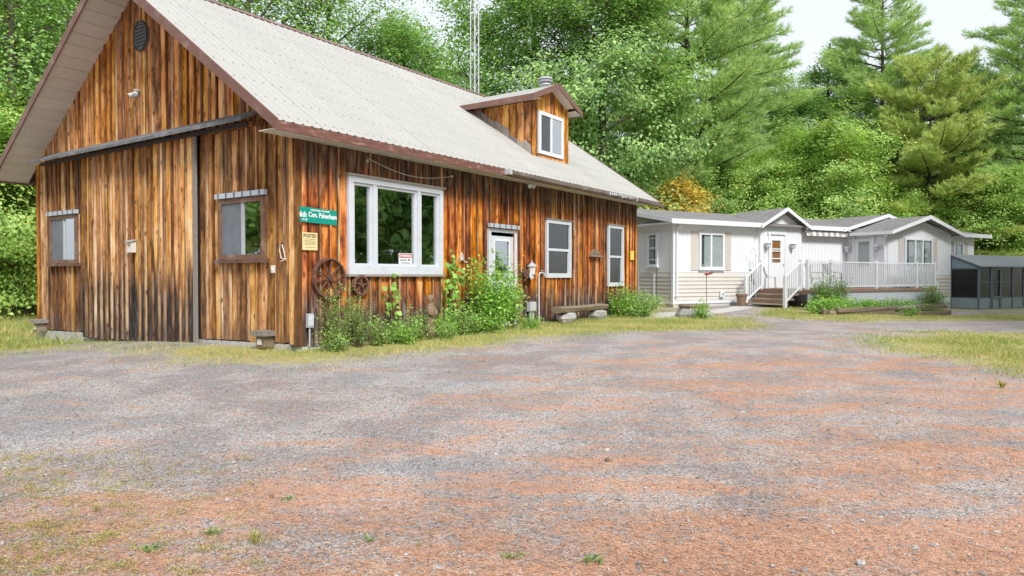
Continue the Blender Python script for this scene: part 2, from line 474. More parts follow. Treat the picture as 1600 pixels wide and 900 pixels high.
M['room_screen'] = glass_mat('screen_room_mesh', (0.52, 0.56, 0.57), 0.04, 0.3)
M['beige_metal'] = plain('tan_chair_frame', (0.42, 0.35, 0.28), 0.5, 0.1)
M['terracotta'] = plain('brown_pot', (0.24, 0.15, 0.10), 0.7, 0.2)
M['red_plastic'] = plain('red_plastic', (0.5, 0.05, 0.05), 0.35, 0.1)

def shingle_mat():
    m, nt, b, out = new_mat('grey_asphalt_shingles'); k = N(nt)
    tc = k.add('ShaderNodeTexCoord').outputs['Object']
    br = k.add('ShaderNodeTexBrick'); nt.links.new(tc, br.inputs['Vector'])
    br.inputs['Scale'].default_value = 1.0; br.inputs['Brick Width'].default_value = 0.3; br.inputs['Row Height'].default_value = 0.14
    br.inputs['Mortar Size'].default_value = 0.008
    br.inputs['Color1'].default_value = (0.15, 0.145, 0.15, 1); br.inputs['Color2'].default_value = (0.25, 0.24, 0.24, 1); br.inputs['Mortar'].default_value = (0.14, 0.13, 0.13, 1)
    n = k.noise(tc, 9, 4); n2 = k.noise(tc, 0.8, 3)
    c = k.mix(0.45, br.outputs[0], k.ramp(n, [(0.3, (0.12, 0.115, 0.12)), (0.7, (0.31, 0.29, 0.28))]))
    c = k.mix(k.math('MULTIPLY', k.step(n2, 0.5, 0.75), 0.35), c, (0.3, 0.27, 0.24))
    k.put(c, b.inputs['Base Color']); b.inputs['Roughness'].default_value = 0.9
    return m
M['shingle'] = shingle_mat()

M['oak'] = leaf_mat('oak_leaves', (0.064, 0.127, 0.037), (0.164, 0.292, 0.085), (0.329, 0.466, 0.170), 0.34)
M['oak_b'] = leaf_mat('grey_green_leaves', (0.064, 0.122, 0.042), (0.175, 0.286, 0.095), (0.339, 0.456, 0.170), 0.36)
M['wood_leaf'] = leaf_mat('deep_green_leaves', (0.045, 0.095, 0.022), (0.12, 0.23, 0.05), (0.25, 0.39, 0.11), 0.36, odd=(0.30, 0.25, 0.07), odd_amt=0.3)
M['maple'] = leaf_mat('bright_maple_leaves', (0.085, 0.155, 0.035), (0.20, 0.315, 0.07), (0.36, 0.46, 0.14), 0.38, odd=(0.45, 0.35, 0.09), odd_amt=0.4)
M['yellow_leaf'] = leaf_mat('yellow_autumn_leaves', (0.24, 0.17, 0.04), (0.41, 0.31, 0.06), (0.52, 0.42, 0.12), 0.36)
M['pine'] = leaf_mat('pine_needles', (0.098, 0.159, 0.055), (0.268, 0.384, 0.146), (0.488, 0.567, 0.244), 0.3)
M['pine_y'] = leaf_mat('yellowish_pine_needles', (0.115, 0.161, 0.046), (0.310, 0.385, 0.127), (0.529, 0.558, 0.218), 0.3, odd=(0.460, 0.380, 0.138), odd_amt=0.35)
M['bush'] = leaf_mat('bush_leaves', (0.072, 0.156, 0.030), (0.168, 0.312, 0.054), (0.312, 0.468, 0.108), 0.42)
M['weed'] = leaf_mat('weed_leaves', (0.081, 0.156, 0.037), (0.181, 0.306, 0.075), (0.325, 0.450, 0.150), 0.42, odd=(0.425, 0.375, 0.138), odd_amt=0.5)
M['shrub'] = leaf_mat('dusty_shrub_leaves', (0.057, 0.109, 0.034), (0.127, 0.201, 0.063), (0.265, 0.333, 0.138), 0.38, odd=(0.368, 0.299, 0.127), odd_amt=0.5)
M['grass'] = leaf_mat('lawn_grass', (0.11, 0.155, 0.035), (0.235, 0.275, 0.075), (0.43, 0.39, 0.17), 0.25, odd=(0.46, 0.36, 0.19), odd_amt=0.9)
M['needle_litter'] = leaf_mat('fallen_pine_needles', (0.20, 0.10, 0.055), (0.46, 0.23, 0.12), (0.66, 0.42, 0.26), 0.0)

def ground_mat():
    m, nt, b, out = new_mat('gravel_needles_and_turf'); k = N(nt)
    tc = k.add('ShaderNodeNewGeometry').outputs['Position']
    at_ = k.add('ShaderNodeAttribute', attribute_name='cover'); sp = k.add('ShaderNodeSeparateColor'); nt.links.new(at_.outputs['Color'], sp.inputs[0])
    gr, du, pa = sp.outputs[0], sp.outputs[1], sp.outputs[2]
    fine = k.noise(tc, 70, 3, 0.7); mid = k.noise(tc, 9, 4, 0.65); big = k.noise(tc, 1.1, 4, 0.6); huge = k.noise(tc, 0.35, 3)
    vc = k.voro(tc, 80, 'F1', 'Color'); sv = k.add('ShaderNodeSeparateColor'); nt.links.new(vc, sv.inputs[0])
    vd = k.voro(tc, 80)
    g = k.ramp(sv.outputs[0], [(0.0, (0.11, 0.107, 0.108)), (0.35, (0.315, 0.293, 0.284)), (0.7, (0.475, 0.442, 0.425)), (1.0, (0.66, 0.62, 0.59))])
    g = k.mix(k.math('MULTIPLY', k.step(fine, 0.3, 0.75), 0.7), g, (0.48, 0.44, 0.42), 'MIX')
    g = k.mix(k.math('MULTIPLY', k.step(vd, 0.45, 0.75), 0.5), g, (0.09, 0.085, 0.085))
    g = k.mix(k.math('MULTIPLY', k.step(big, 0.58, 0.42), 0.4), g, (0.15, 0.145, 0.155))
    # needle litter lying in drifts, combed by water and wheels
    st = k.noise(k.vmath('MULTIPLY', tc, (0.5, 1.7, 1.0)), 1.6, 5, 0.68, 0.6)
    dcol = k.ramp(k.math('ADD', k.math('MULTIPLY', fine, 0.6), k.math('MULTIPLY', mid, 0.4)), [(0.3, (0.19, 0.095, 0.055)), (0.48, (0.50, 0.225, 0.115)), (0.7, (0.68, 0.40, 0.25))])
    dm = k.step(k.math('ADD', k.math('ADD', k.math('MULTIPLY', st, 0.75), k.math('MULTIPLY', mid, 0.28)), k.math('MULTIPLY', k.math('SUBTRACT', du, 0.5), 0.5)), 0.47, 0.66)
    dm = k.math('MULTIPLY', dm, k.math('ADD', 0.18, k.math('MULTIPLY', fine, 1.05)), clamp=True)
    c = k.mix(dm, g, dcol)
    # thin turf
    tcol = k.ramp(k.math('ADD', k.math('MULTIPLY', mid, 0.6), k.math('MULTIPLY', fine, 0.4)), [(0.3, (0.20, 0.19, 0.06)), (0.5, (0.38, 0.34, 0.12)), (0.7, (0.52, 0.42, 0.21))])
    tm = k.step(k.math('ADD', gr, k.math('MULTIPLY', k.math('SUBTRACT', k.math('ADD', k.math('MULTIPLY', mid, 0.6), k.math('MULTIPLY', big, 0.4)), 0.5), 2.4)), 0.45, 0.95)
    c = k.mix(tm, c, tcol)
    # pale crushed-stone path
    pm = k.step(k.math('ADD', pa, k.math('MULTIPLY', k.math('SUBTRACT', mid, 0.5), 0.6)), 0.4, 0.6)
    c = k.mix(pm, c, k.ramp(fine, [(0.3, (0.42, 0.40, 0.38)), (0.7, (0.66, 0.63, 0.6))]))
    k.put(c, b.inputs['Base Color'])
    b.inputs['Roughness'].default_value = 0.92
    b.inputs['Specular IOR Level'].default_value = 0.2
    h = k.math('ADD', k.math('SUBTRACT', 1.0, vd), k.math('MULTIPLY', fine, 0.8))
    h = k.math('ADD', h, k.math('MULTIPLY', mid, 1.5))
    k.put(k.bump(h, 0.7, 0.012), b.inputs['Normal'])
    return m
M['ground'] = ground_mat()
#PART2
# ------------------------------------------------------------------ ground
def inside(poly, x, y):
    x = np.asarray(x, float); y = np.asarray(y, float)
    r = np.zeros(x.shape, bool); n = len(poly)
    for i in range(n):
        (x0, y0), (x1, y1) = poly[i], poly[(i + 1) % n]
        c = ((y0 > y) != (y1 > y)) & (x < (x1 - x0) * (y - y0) / ((y1 - y0) or 1e-9) + x0)
        r ^= c
    return r

GRASS_POLYS = [[gp(*p) for p in q] for q in (
    [(-150, 534), (62, 526), (300, 540), (470, 541), (700, 512), (990, 487), (1060, 484), (1170, 500), (1200, 512), (1000, 519), (860, 528), (700, 549), (480, 570), (340, 575), (210, 563), (130, 550), (-150, 556)],
    [(1345, 533), (1400, 523), (1500, 519), (1750, 512), (1750, 604), (1600, 588), (1500, 569), (1420, 552)],
    [(1175, 477), (1235, 474), (1290, 489), (1480, 492), (1750, 478), (1750, 503), (1500, 502), (1350, 503), (1240, 500), (1195, 489)],
    [(1010, 486), (1160, 474), (1175, 470), (1000, 470)])]
SPARSE_POLY = [gp(*p) for p in [(-250, 690), (200, 700), (400, 745), (470, 830), (500, 899), (-250, 899)]]
PATH_POLY = [gp(*p) for p in [(1005, 498), (1018, 489), (1100, 486), (1165, 476), (1195, 477), (1135, 488), (1065, 497)]]
BARE_POLY = [gp(*p) for p in [(20, 543), (110, 540), (230, 552), (120, 556)]]

def wob(x, y):
    return 0.22 * np.sin(x * 2.3 + y * 1.1) + 0.15 * np.sin(x * 5.1 - y * 3.7 + 1.0) + 0.1 * np.sin(y * 8.3 + x * 6.1)

def grass_cover(x, y):
    g = np.zeros(np.shape(x))
    for p in GRASS_POLYS:
        g = np.maximum(g, inside(p, x + wob(x, y), y + wob(y, x)))
    g = np.where(inside(SPARSE_POLY, x + wob(x, y), y + wob(y, x)), np.maximum(g, 0.26), g)
    g = np.where(y > 29, 1.0, g)
    g = np.where((x < -11.5) & (y > 14), 1.0, g)
    g = np.where(inside(BARE_POLY, x, y), 0.12, g)
    g = np.where(inside(PATH_POLY, x, y), 0.0, g)
    return g

gx = np.concatenate([np.linspace(-900, -40, 14), np.linspace(-34, -14, 14), np.arange(-13, 24.01, 0.2), np.linspace(25, 45, 14), np.linspace(55, 900, 14)])
gy = np.concatenate([np.linspace(-300, -20, 8), np.linspace(-16, 0.5, 12), np.arange(1.0, 12, 0.14), np.arange(12, 32, 0.25), np.linspace(33, 70, 14), np.linspace(85, 1800, 14)])
GX, GY = np.meshgrid(gx, gy)
GZ = gz(GX, GY)
nx, ny = len(gx), len(gy)
ii = (np.arange(ny - 1)[:, None] * nx + np.arange(nx - 1)[None, :]).ravel()
gme = array_mesh('ground', np.stack([GX, GY, GZ], -1).reshape(-1, 3), 4, M['ground'], np.stack([ii, ii + 1, ii + nx + 1, ii + nx], 1))
gme.polygons.foreach_set('use_smooth', np.ones(len(gme.polygons), bool))
cov = np.zeros((ny * nx, 4), np.float32); cov[:, 3] = 1
fx, fy = GX.ravel(), GY.ravel()
cov[:, 0] = sum(grass_cover(fx + dx, fy + dy * 1.3) for dx, dy in ((0, 0), (.5, 0), (-.5, 0), (0, .5), (0, -.5), (.3, .35), (-.3, -.35), (.9, 0), (-.9, 0))) / 9
duff = 0.45 + 0.07 * (1 - sstep(2.5, 5.0, fy)) + 0.20 * (1 - sstep(3.0, 6.5, fy)) + 0.14 * sstep(-2, 5, fx) * (1 - sstep(9, 14, fy)) - 0.10 * sstep(1.0, -4.0, fx) * sstep(4.5, 6.5, fy)
cov[:, 1] = np.clip(duff, 0, 1)
cov[:, 2] = inside(PATH_POLY, fx, fy)
ca = gme.color_attributes.new('cover', 'FLOAT_COLOR', 'POINT')
ca.data.foreach_set('color', cov.ravel())
ground = link('ground', gme)
tag(ground, 'gravel yard strewn with orange pine needles and patchy turf', kind='structure')

# ------------------------------------------------------------------ barn (own frame: x along the long wall, y inwards, z up)
C0 = (-3.391, 11.156)
BARN_RZ = math.pi / 2 - math.atan2(764, 1107)
L, W = 12.5, 9.1
barn = empty('barn', (C0[0], C0[1], 0), BARN_RZ,
             'brown board and batten barn with cream steel roof and dormer', 'barn')
EAVE, OH, GOH, SLOPE = 3.40, 0.50, 0.72, 0.694      # roof plane height at the eave edge, eave and gable overhang, pitch
def roof_z(y):
    return EAVE + SLOPE * (min(y, W - y) + OH)
RIDGE = roof_z(W / 2)
def foot(y):                                          # the siding's lower edge dips to the far gable corner
    return 0.06 - 0.0165 * y

def split_lines(a, b, step):
    n = max(1, round((b - a) / step))
    xs = np.linspace(a, b, n + 1)
    if n > 1:
        xs[1:-1] += rng.uniform(-0.022, 0.022, n - 1)
    return list(xs)

def rects(length, openings, z0, z1, step):
    """(a, b, low, high) pieces of a wall cut by openings (a, b, low, high)"""
    edges = sorted({0.0, length} | {v for o in openings for v in o[:2]})
    res = []
    for a, b in zip(edges, edges[1:]):
        hit = [o for o in openings if o[0] < (a + b) / 2 < o[1]]
        ls = split_lines(a, b, step)
        for p, q in zip(ls, ls[1:]):
            if hit:
                lo, hi = hit[0][2], hit[0][3]
                if lo - z0 > 0.05: res.append((p, q, z0, lo))
                if z1 - hi > 0.05: res.append((p, q, hi, z1))
            else:
                res.append((p, q, z0, z1))
    return res

BIGW = (1.04, 3.45, 1.19, 2.82); DOOR = (5.08, 5.98, 0.05, 2.10); WIN2 = (7.36, 8.52, 1.12, 2.50); WIN3 = (10.64, 11.58, 0.87, 2.56)
LONG_OPEN = [BIGW, DOOR, WIN2, WIN3]
# backing walls with real openings
core = MB()
for p, q, lo, hi in rects(L, LONG_OPEN, -0.05, 3.30, 50): core.box(p, q, 0.0, 0.12, lo, hi)
long_wall = core.build('side_wall', M['black_core'], barn)
GWIN_R = (0.70, 1.94, 1.42, 2.44); GWIN_L = (7.11, 8.38, 1.42, 2.46)
OCT = (4.45, 5.73, 0.24)
core = MB()
for p, q, lo, hi in rects(W, [GWIN_R, GWIN_L], -0.12, 3.70, 50): core.box(0.0, 0.12, p, q, lo, hi)
core.prism([(0.0, 0.14, 3.70), (0.0, W - 0.14, 3.70), (0.0, W - 0.14, roof_z(W - 0.14) - 0.09), (0.0, W / 2, RIDGE - 0.09), (0.0, 0.14, roof_z(0.14) - 0.09)], (0.12, 0, 0))
gable_wall = core.build('gable_wall', M['black_core'], barn)
MB().box(0.12, L, W - 0.12, W, -0.3, 3.7).build('rear_wall', M['black_core'], barn)
MB().prism([(L - 0.12, 0.12, -0.1), (L - 0.12, W - 0.12, -0.1), (L - 0.12, W - 0.12, 3.6), (L - 0.12, W / 2, RIDGE - 0.1), (L - 0.12, 0.12, 3.6)], (0.1, 0, 0)).build('end_wall', M['batten'], barn)
MB().box(0.13, L - 0.13, 0.13, W - 0.13, 0.0, 0.04).build('floor', M['interior'], barn)
MB().box(4.4, 4.5, 0.13, W - 0.13, 0.04, 3.3).build('partition', M['interior'], barn)
# foundation
fb = MB().box(-0.03, L + 0.02, -0.02, 0.10, -0.35, 0.05)
fb.build('foundation', M['concrete'], long_wall)
MB().hexa([(-0.03, 0.0, -0.45), (0.1, 0.0, -0.45), (0.1, W, -0.45), (-0.03, W, -0.45), (-0.03, -0.015, 0.055), (0.1, -0.015, 0.055), (0.1, W, -0.10), (-0.03, W, -0.10)]).build('foundation', M['concrete'], gable_wall)

def board_long(p, q, lo, hi, mat=None, parent=None, y=0.0, th=0.026, name='board'):
    t = th + random.uniform(-0.004, 0.005)
    g = 0.026 if name == 'board' else 0.0
    d = [random.uniform(-0.006, 0.006) for _ in range(4)]
    m = MB().hexa([(p + g, y - t + d[0], lo), (q - g, y - t + d[1], lo), (q - g, y - 0.001, lo), (p + g, y - 0.001, lo),
                   (p + g, y - t + d[2], hi), (q - g, y - t + d[3], hi), (q - g, y - 0.001, hi), (p + g, y - 0.001, hi)])
    return m.build(name, mat or M['wood_long'], parent or long_wall)

def board_gable(p, q, lo_p, lo_q, hi_p, hi_q, mat, parent, x=0.0, th=0.026, name='board'):
    t = th + random.uniform(-0.004, 0.005); g = 0.026 if name == 'board' else 0.0
    d = [random.uniform(-0.006, 0.006) for _ in range(4)]
    m = MB().hexa([(x - t + d[0], p + g, lo_p), (x - 0.001, p + g, lo_p), (x - 0.001, q - g, lo_q), (x - t + d[1], q - g, lo_q),
                   (x - t + d[2], p + g, hi_p), (x - 0.001, p + g, hi_p), (x - 0.001, q - g, hi_q), (x - t + d[3], q - g, hi_q)])
    return m.build(name, mat, parent)

# long wall boards and battens
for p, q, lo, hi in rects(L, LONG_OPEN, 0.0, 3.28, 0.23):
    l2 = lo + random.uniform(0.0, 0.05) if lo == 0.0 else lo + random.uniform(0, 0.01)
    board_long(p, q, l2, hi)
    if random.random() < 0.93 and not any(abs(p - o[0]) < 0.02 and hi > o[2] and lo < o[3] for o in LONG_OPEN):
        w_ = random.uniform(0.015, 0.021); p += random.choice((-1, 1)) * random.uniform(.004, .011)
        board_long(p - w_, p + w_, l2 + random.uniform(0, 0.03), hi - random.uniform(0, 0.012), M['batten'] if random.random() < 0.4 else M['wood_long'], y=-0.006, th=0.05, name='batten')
MB().box(-0.062, 0.06, -0.06, -0.0335, 0.02, 3.28).build('corner_board', M['wood_flank'], long_wall)
MB().box(L - 0.07, L + 0.03, -0.06, -0.0335, 0.02, 3.28).build('corner_board', M['wood_long'], long_wall)

# gable: flanks, upper field
for p, q, lo, hi in [(a, b, lo, hi) for (a, b, lo, hi) in rects(W, [GWIN_R, GWIN_L, (2.62, 6.78, -9, 3.66)], -1.0, 3.66, 0.23)]:
    if lo == -1.0 and hi < -8: continue
    lp, lq = (foot(p), foot(q)) if lo == -1.0 else (lo, lo)
    hp = hi
    jit = random.uniform(-0.015, 0.03)
    board_gable(p, q, lp + jit, lq + jit, hp, hp, M['wood_flank'], gable_wall)
    if random.random() < 0.93 and p > 0.05 and not any(abs(p - o[0]) < 0.02 for o in (GWIN_R, GWIN_L)):
        w_ = random.uniform(0.015, 0.021); p += random.choice((-1, 1)) * random.uniform(.004, .011)
        board_gable(p - w_, p + w_, lp + 0.02, lq + 0.02, hp - 0.01, hp - 0.01, M['batten'] if random.random() < 0.5 else M['wood_flank'], gable_wall, x=-0.006, th=0.05, name='batten')
ls = split_lines(0.0, W, 0.23)
def under(y): return roof_z(y) - 0.10
for p, q in zip(ls, ls[1:]):
    p = max(p, 0.02); q = min(q, W - 0.02)
    lo = 3.70 + random.uniform(-0.02, 0.02)
    if p < W / 2 < q:
        mid = W / 2
        board_gable(p, mid, lo, lo, under(p), under(mid), M['wood_gable'], gable_wall)
        board_gable(mid, q, lo, lo, under(mid), under(q), M['wood_gable'], gable_wall)
    else:
        board_gable(p, q, lo, lo, under(p), under(q), M['wood_gable'], gable_wall)
    if 0.1 < p < W - 0.1:
        w_ = random.uniform(0.015, 0.021); p += random.choice((-1, 1)) * random.uniform(.004, .011)
        board_gable(p - w_, p + w_, lo, lo, under(p - w_) - 0.01, under(p + w_) - 0.01, M['batten'] if random.random() < 0.7 else M['wood_gable'], gable_wall, x=-0.006, th=0.05, name='batten')
MB().box(-0.0605, -0.034, 0.0, 0.11, foot(0), 3.66).build('corner_board', M['wood_flank'], gable_wall)
MB().box(-0.0605, -0.034, W - 0.12, W, foot(W), 3.66).build('corner_board', M['wood_gable'], gable_wall)

# two sliding door leaves under the track canopy
def door_leaf(y0, y1, label):
    d = MB().box(-0.105, -0.07, y0, y1, -0.05, 3.60).build('sliding_door', M['black_core'], barn)
    d['label'] = label
    ls = split_lines(y0, y1, 0.215)
    for p, q in zip(ls, ls[1:]):
        lo = -0.155 + random.uniform(-0.015, 0.03)
        board_gable(p, q, lo, lo, 3.62, 3.62, M['wood_door'], d, x=-0.106)
        if p > y0 + 0.02:
            w_ = random.uniform(0.016, 0.022); p += random.choice((-1, 1)) * random.uniform(.004, .011)
            board_gable(p - w_, p + w_, lo + 0.02, lo + 0.02, 3.615, 3.615, M['batten'] if random.random() < 0.75 else M['wood_door'], d, x=-0.112, th=0.05, name='batten')
    return d
door_leaf(2.62, 4.66, 'sliding door leaf with charred black lower boards')
door_leaf(4.69, 6.78, 'sliding door leaf with stained grey lower boards')
MB().box(-0.17, -0.135, 2.50, 2.60, -0.12, 3.60).build('door_jamb_post', M['grey_wood'], barn)
# canopy over the door track
can = MB().hexa([(-0.44, 0.80, 3.60), (-0.03, 0.80, 3.80), (-0.03, 8.55, 3.80), (-0.44, 8.55, 3.60), (-0.44, 0.80, 3.655), (-0.03, 0.80, 3.86), (-0.03, 8.55, 3.86), (-0.44, 8.55, 3.655)]).build('door_track_canopy', M['canopy'], barn)
MB().box(-0.23, -0.18, 0.95, 8.45, 3.58, 3.64).build('track', M['dark_metal'], can)
MB().box(-0.06, -0.029, 0.75, 2.45, 3.60, 3.69).build('header_board', M['wood_door'], can)

# octagonal gable vent
def octagon(x, cy, cz, ry, rz_, n=8):
    return [(x, cy + ry * math.cos(R(22.5) + 2 * math.pi * i / n), cz + rz_ * math.sin(R(22.5) + 2 * math.pi * i / n)) for i in range(n)]
vt = MB().prism(octagon(-0.085, OCT[0], OCT[1], 0.25, 0.29), (0.05, 0, 0)).build('gable_vent', M['screen'], barn)
for i in range(8):
    a0 = R(22.5) + 2 * math.pi * i / 8; a1 = a0 + 2 * math.pi / 8
    MB().bar((-0.09, OCT[0] + 0.25 * math.cos(a0), OCT[1] + 0.29 * math.sin(a0)), (-0.09, OCT[0] + 0.25 * math.cos(a1), OCT[1] + 0.29 * math.sin(a1)), 0.022).build('frame_piece', M['dark_metal'], vt)

for i in range(7):
    zz = OCT[1] - .2 + i * .065; hw_ = .23 if abs(zz - OCT[1]) < .12 else .16
    MB().hexa([(-.10, OCT[0] - hw_, zz), (-.0855, OCT[0] - hw_, zz + .03), (-.0855, OCT[0] + hw_, zz + .03), (-.10, OCT[0] + hw_, zz), (-.10, OCT[0] - hw_, zz + .006), (-.0855, OCT[0] - hw_, zz + .036), (-.0855, OCT[0] + hw_, zz + .036), (-.10, OCT[0] + hw_, zz + .006)]).build('slat', M['dark_metal'], vt)
# steel roof: panels with raised ribs
def roof_side(near):
    x0, x1 = -GOH, L + 0.70
    n = 16; pw = (x1 - x0) / n
    ye, yr = -OH, W / 2
    s = 1 if near else -1
    prof = []
    ribs = 5
    for i in range(ribs):
        a = i * pw / ribs
        prof += [(a, 0.0), (a + 0.065, 0.0), (a + 0.085, 0.013), (a + 0.115, 0.013), (a + 0.135, 0.0)]
    prof.append((pw, 0.0))
    m = MB(); nn = len(prof)
    for yy in (ye, yr):
        zz = EAVE + SLOPE * (yy + OH)
        for (px_, h) in prof:
            y_ = yy if near else W - yy
            m.v.append((px_, y_ - s * h * 0.57, zz + h * 0.82))
    for i in range(nn - 1):
        f = (i, i + 1, nn + i + 1, nn + i)
        m.f.append(f if near else f[::-1])
    me = m.mesh('roof_panel', M['roof'])
    for i in range(n):
        o = link('roof_panel', me, roof); o.location = (x0 + i * pw, 0, random.uniform(0, 0.003))
    if near:
        sc = MB()
        for i in range(n * ribs):
            xx = x0 + (i + 0.08) * pw / ribs - 0.004 + 0.1
            for j in range(10):
                yy = ye + 0.12 + j * (yr - ye - 0.2) / 9
                zz = EAVE + SLOPE * (yy + OH) + 0.022
                sc.hexa([(xx - .009, yy - .009, zz - .008), (xx + .009, yy - .009, zz - .008), (xx + .009, yy + .009, zz + .004), (xx - .009, yy + .009, zz + .004),
                         (xx - .006, yy - .008, zz + .004), (xx + .006, yy - .008, zz + .004), (xx + .006, yy + .004, zz + .013), (xx - .006, yy + .004, zz + .013)])
        o = sc.build('screw_heads', M['screw'], roof); o['kind'] = 'stuff'
# roof deck under the steel
rd = MB()
rd.hexa([(-GOH + .02, -OH + .02, EAVE - .03), (L + .68, -OH + .02, EAVE - .03), (L + .68, W / 2, RIDGE - .03), (-GOH + .02, W / 2, RIDGE - .03),
         (-GOH + .02, -OH + .02, EAVE - .006), (L + .68, -OH + .02, EAVE - .006), (L + .68, W / 2, RIDGE - .006), (-GOH + .02, W / 2, RIDGE - .006)])
rd.hexa([(-GOH + .02, W / 2, RIDGE - .03), (L + .68, W / 2, RIDGE - .03), (L + .68, W + OH - .02, EAVE - .03), (-GOH + .02, W + OH - .02, EAVE - .03),
         (-GOH + .02, W / 2, RIDGE - .006), (L + .68, W / 2, RIDGE - .006), (L + .68, W + OH - .02, EAVE - .006), (-GOH + .02, W + OH - .02, EAVE - .006)])
roof = rd.build('roof', M['black_core'], barn)
roof_side(True); roof_side(False)
MB().prism([(-GOH, W / 2 - 0.15, RIDGE - 0.075), (-GOH, W / 2, RIDGE + 0.035), (-GOH, W / 2 + 0.15, RIDGE - 0.075), (-GOH, W / 2, RIDGE + 0.0)], (L + GOH + .70, 0, 0)).build('ridge_cap', M['brown_trim'], roof)
# gable rake boards
for s, nm in ((1, 'near'), (-1, 'far')):
    for xx in (-GOH - 0.028, L + 0.702):
        def P(y, dz):
            yy = y if s == 1 else W - y
            return (xx, yy, EAVE + SLOPE * (y + OH) + dz)
        o = MB().prism([P(-OH - .02, -0.15), P(W / 2, -0.17), P(W / 2, 0.035), P(-OH - .02, 0.03)], (0.026, 0, 0)).build('rake_board', M['brown_trim'], roof)
# gable soffit panels (undersides of both slopes)
npan = 20
for s in (1, -1):
    m = MB()
    dy = (W / 2 + OH - 0.04) / npan
    def q(y):
        return y if s == 1 else W - y
    y0 = -OH + .02; z0 = EAVE + SLOPE * (y0 + OH) - 0.115
    m.hexa([(-GOH, q(y0), z0), (-0.031, q(y0), z0), (-0.031, q(y0 + dy - .012), z0 + SLOPE * (dy - .012)), (-GOH, q(y0 + dy - .012), z0 + SLOPE * (dy - .012)),
            (-GOH, q(y0), z0 + .012), (-0.031, q(y0), z0 + .012), (-0.031, q(y0 + dy - .012), z0 + SLOPE * (dy - .012) + .012), (-GOH, q(y0 + dy - .012), z0 + SLOPE * (dy - .012) + .012)])
    me = m.mesh('soffit_panel', M['soffit'])
    for i in range(npan):
        o = link('soffit_panel', me, roof); o.location = (0, s * dy * i, SLOPE * dy * i + random.uniform(-.002, .002))
    y1 = W / 2
    MB().hexa([(-GOH, q(y0), z0 + .014), (-.031, q(y0), z0 + .014), (-.031, q(y1), z0 + .014 + SLOPE * (y1 - y0)), (-GOH, q(y1), z0 + .014 + SLOPE * (y1 - y0)),
               (-GOH, q(y0), z0 + .03), (-.031, q(y0), z0 + .03), (-.031, q(y1), z0 + .03 + SLOPE * (y1 - y0)), (-GOH, q(y1), z0 + .03 + SLOPE * (y1 - y0))]).build('soffit_backing', M['interior'], roof)
# eave soffit panels and fascia, gutter
me = MB().box(0.0, 0.385, -OH + .03, -0.03, 3.285, 3.297).mesh('soffit_panel', M['soffit'])
for i in range(34):
    o = link('soffit_panel', me, roof); o.location = (-GOH + 0.02 + i * 0.393, 0, random.uniform(-.003, .003))
MB().box(-GOH, L + .7, -OH + .0, -OH + .026, 3.262, 3.40).build('fascia', M['rust_trim'], roof)
MB().box(-GOH, L + .7, W + OH - .026, W + OH, 3.262, 3.40).build('fascia', M['rust_trim'], roof)
gut = MB(); G0, G1 = 5.0, L + 0.72
def gsag(x): return -0.03 - 0.035 * math.sin((x - G0) / (G1 - G0) * math.pi * 2.2) * 0.5 - 0.03 * (x - G0) / (G1 - G0)
xs = np.linspace(G0, G1, 9)
pr = [(-0.005, -0.005), (-0.005, -0.115), (-0.075, -0.115), (-0.125, -0.06), (-0.125, -0.005), (-0.112, -0.005), (-0.112, -0.055), (-0.07, -0.1), (-0.02, -0.1), (-0.02, -0.005)]
for x in xs:
    for (dy, dz) in pr: gut.v.append((x, -OH + dy, EAVE + dz + gsag(x) * (abs(dy) / 0.125)))
np_ = len(pr)
for i in range(len(xs) - 1):
    for j in range(np_):
        a = i * np_ + j; b = i * np_ + (j + 1) % np_
        gut.f.append((a, b, b + np_, a + np_))
gut.f.append(tuple(range(np_))[::-1]); gut.f.append(tuple((len(xs) - 1) * np_ + j for j in range(np_)))
g = gut.build('gutter', M['gutter'], roof)
MB().box(G0 - .03, G0 + .06, -OH - .14, -OH - .001, EAVE - .12, EAVE - .005).build('gutter_end', M['galv'], g)
for x in (10.35, 11.3): MB().box(x, x + .04, -OH - .135, -OH - .001, EAVE - .10 + gsag(x), EAVE - .004).build('gutter_hanger', M['galv'], g)
fl = MB()
for i in range(26):
    x = 9.6 + i * 0.055 + random.uniform(-.02, .02); h = random.uniform(.02, .07)
    fl.box(x, x + random.uniform(.015, .04), -OH - .131, -OH - .126, EAVE - .02 - h + gsag(x), EAVE - .012 + gsag(x))
fo = fl.build('flaking_paint', M['white_old'], g); fo['kind'] = 'stuff'

# ---- barn windows and door
def frame_long(name, o, y, w, th, mat, parent, sillw=None):
    m = MB()
    a, b, lo, hi = o; sw = sillw or w
    m.box(a, a + w, y, y + th, lo + sw, hi - w); m.box(b - w, b, y, y + th, lo + sw, hi - w)
    m.box(a, b, y, y + th, hi - w, hi); m.box(a, b, y, y + th, lo, lo + sw)
    return m.build(name, mat, parent)

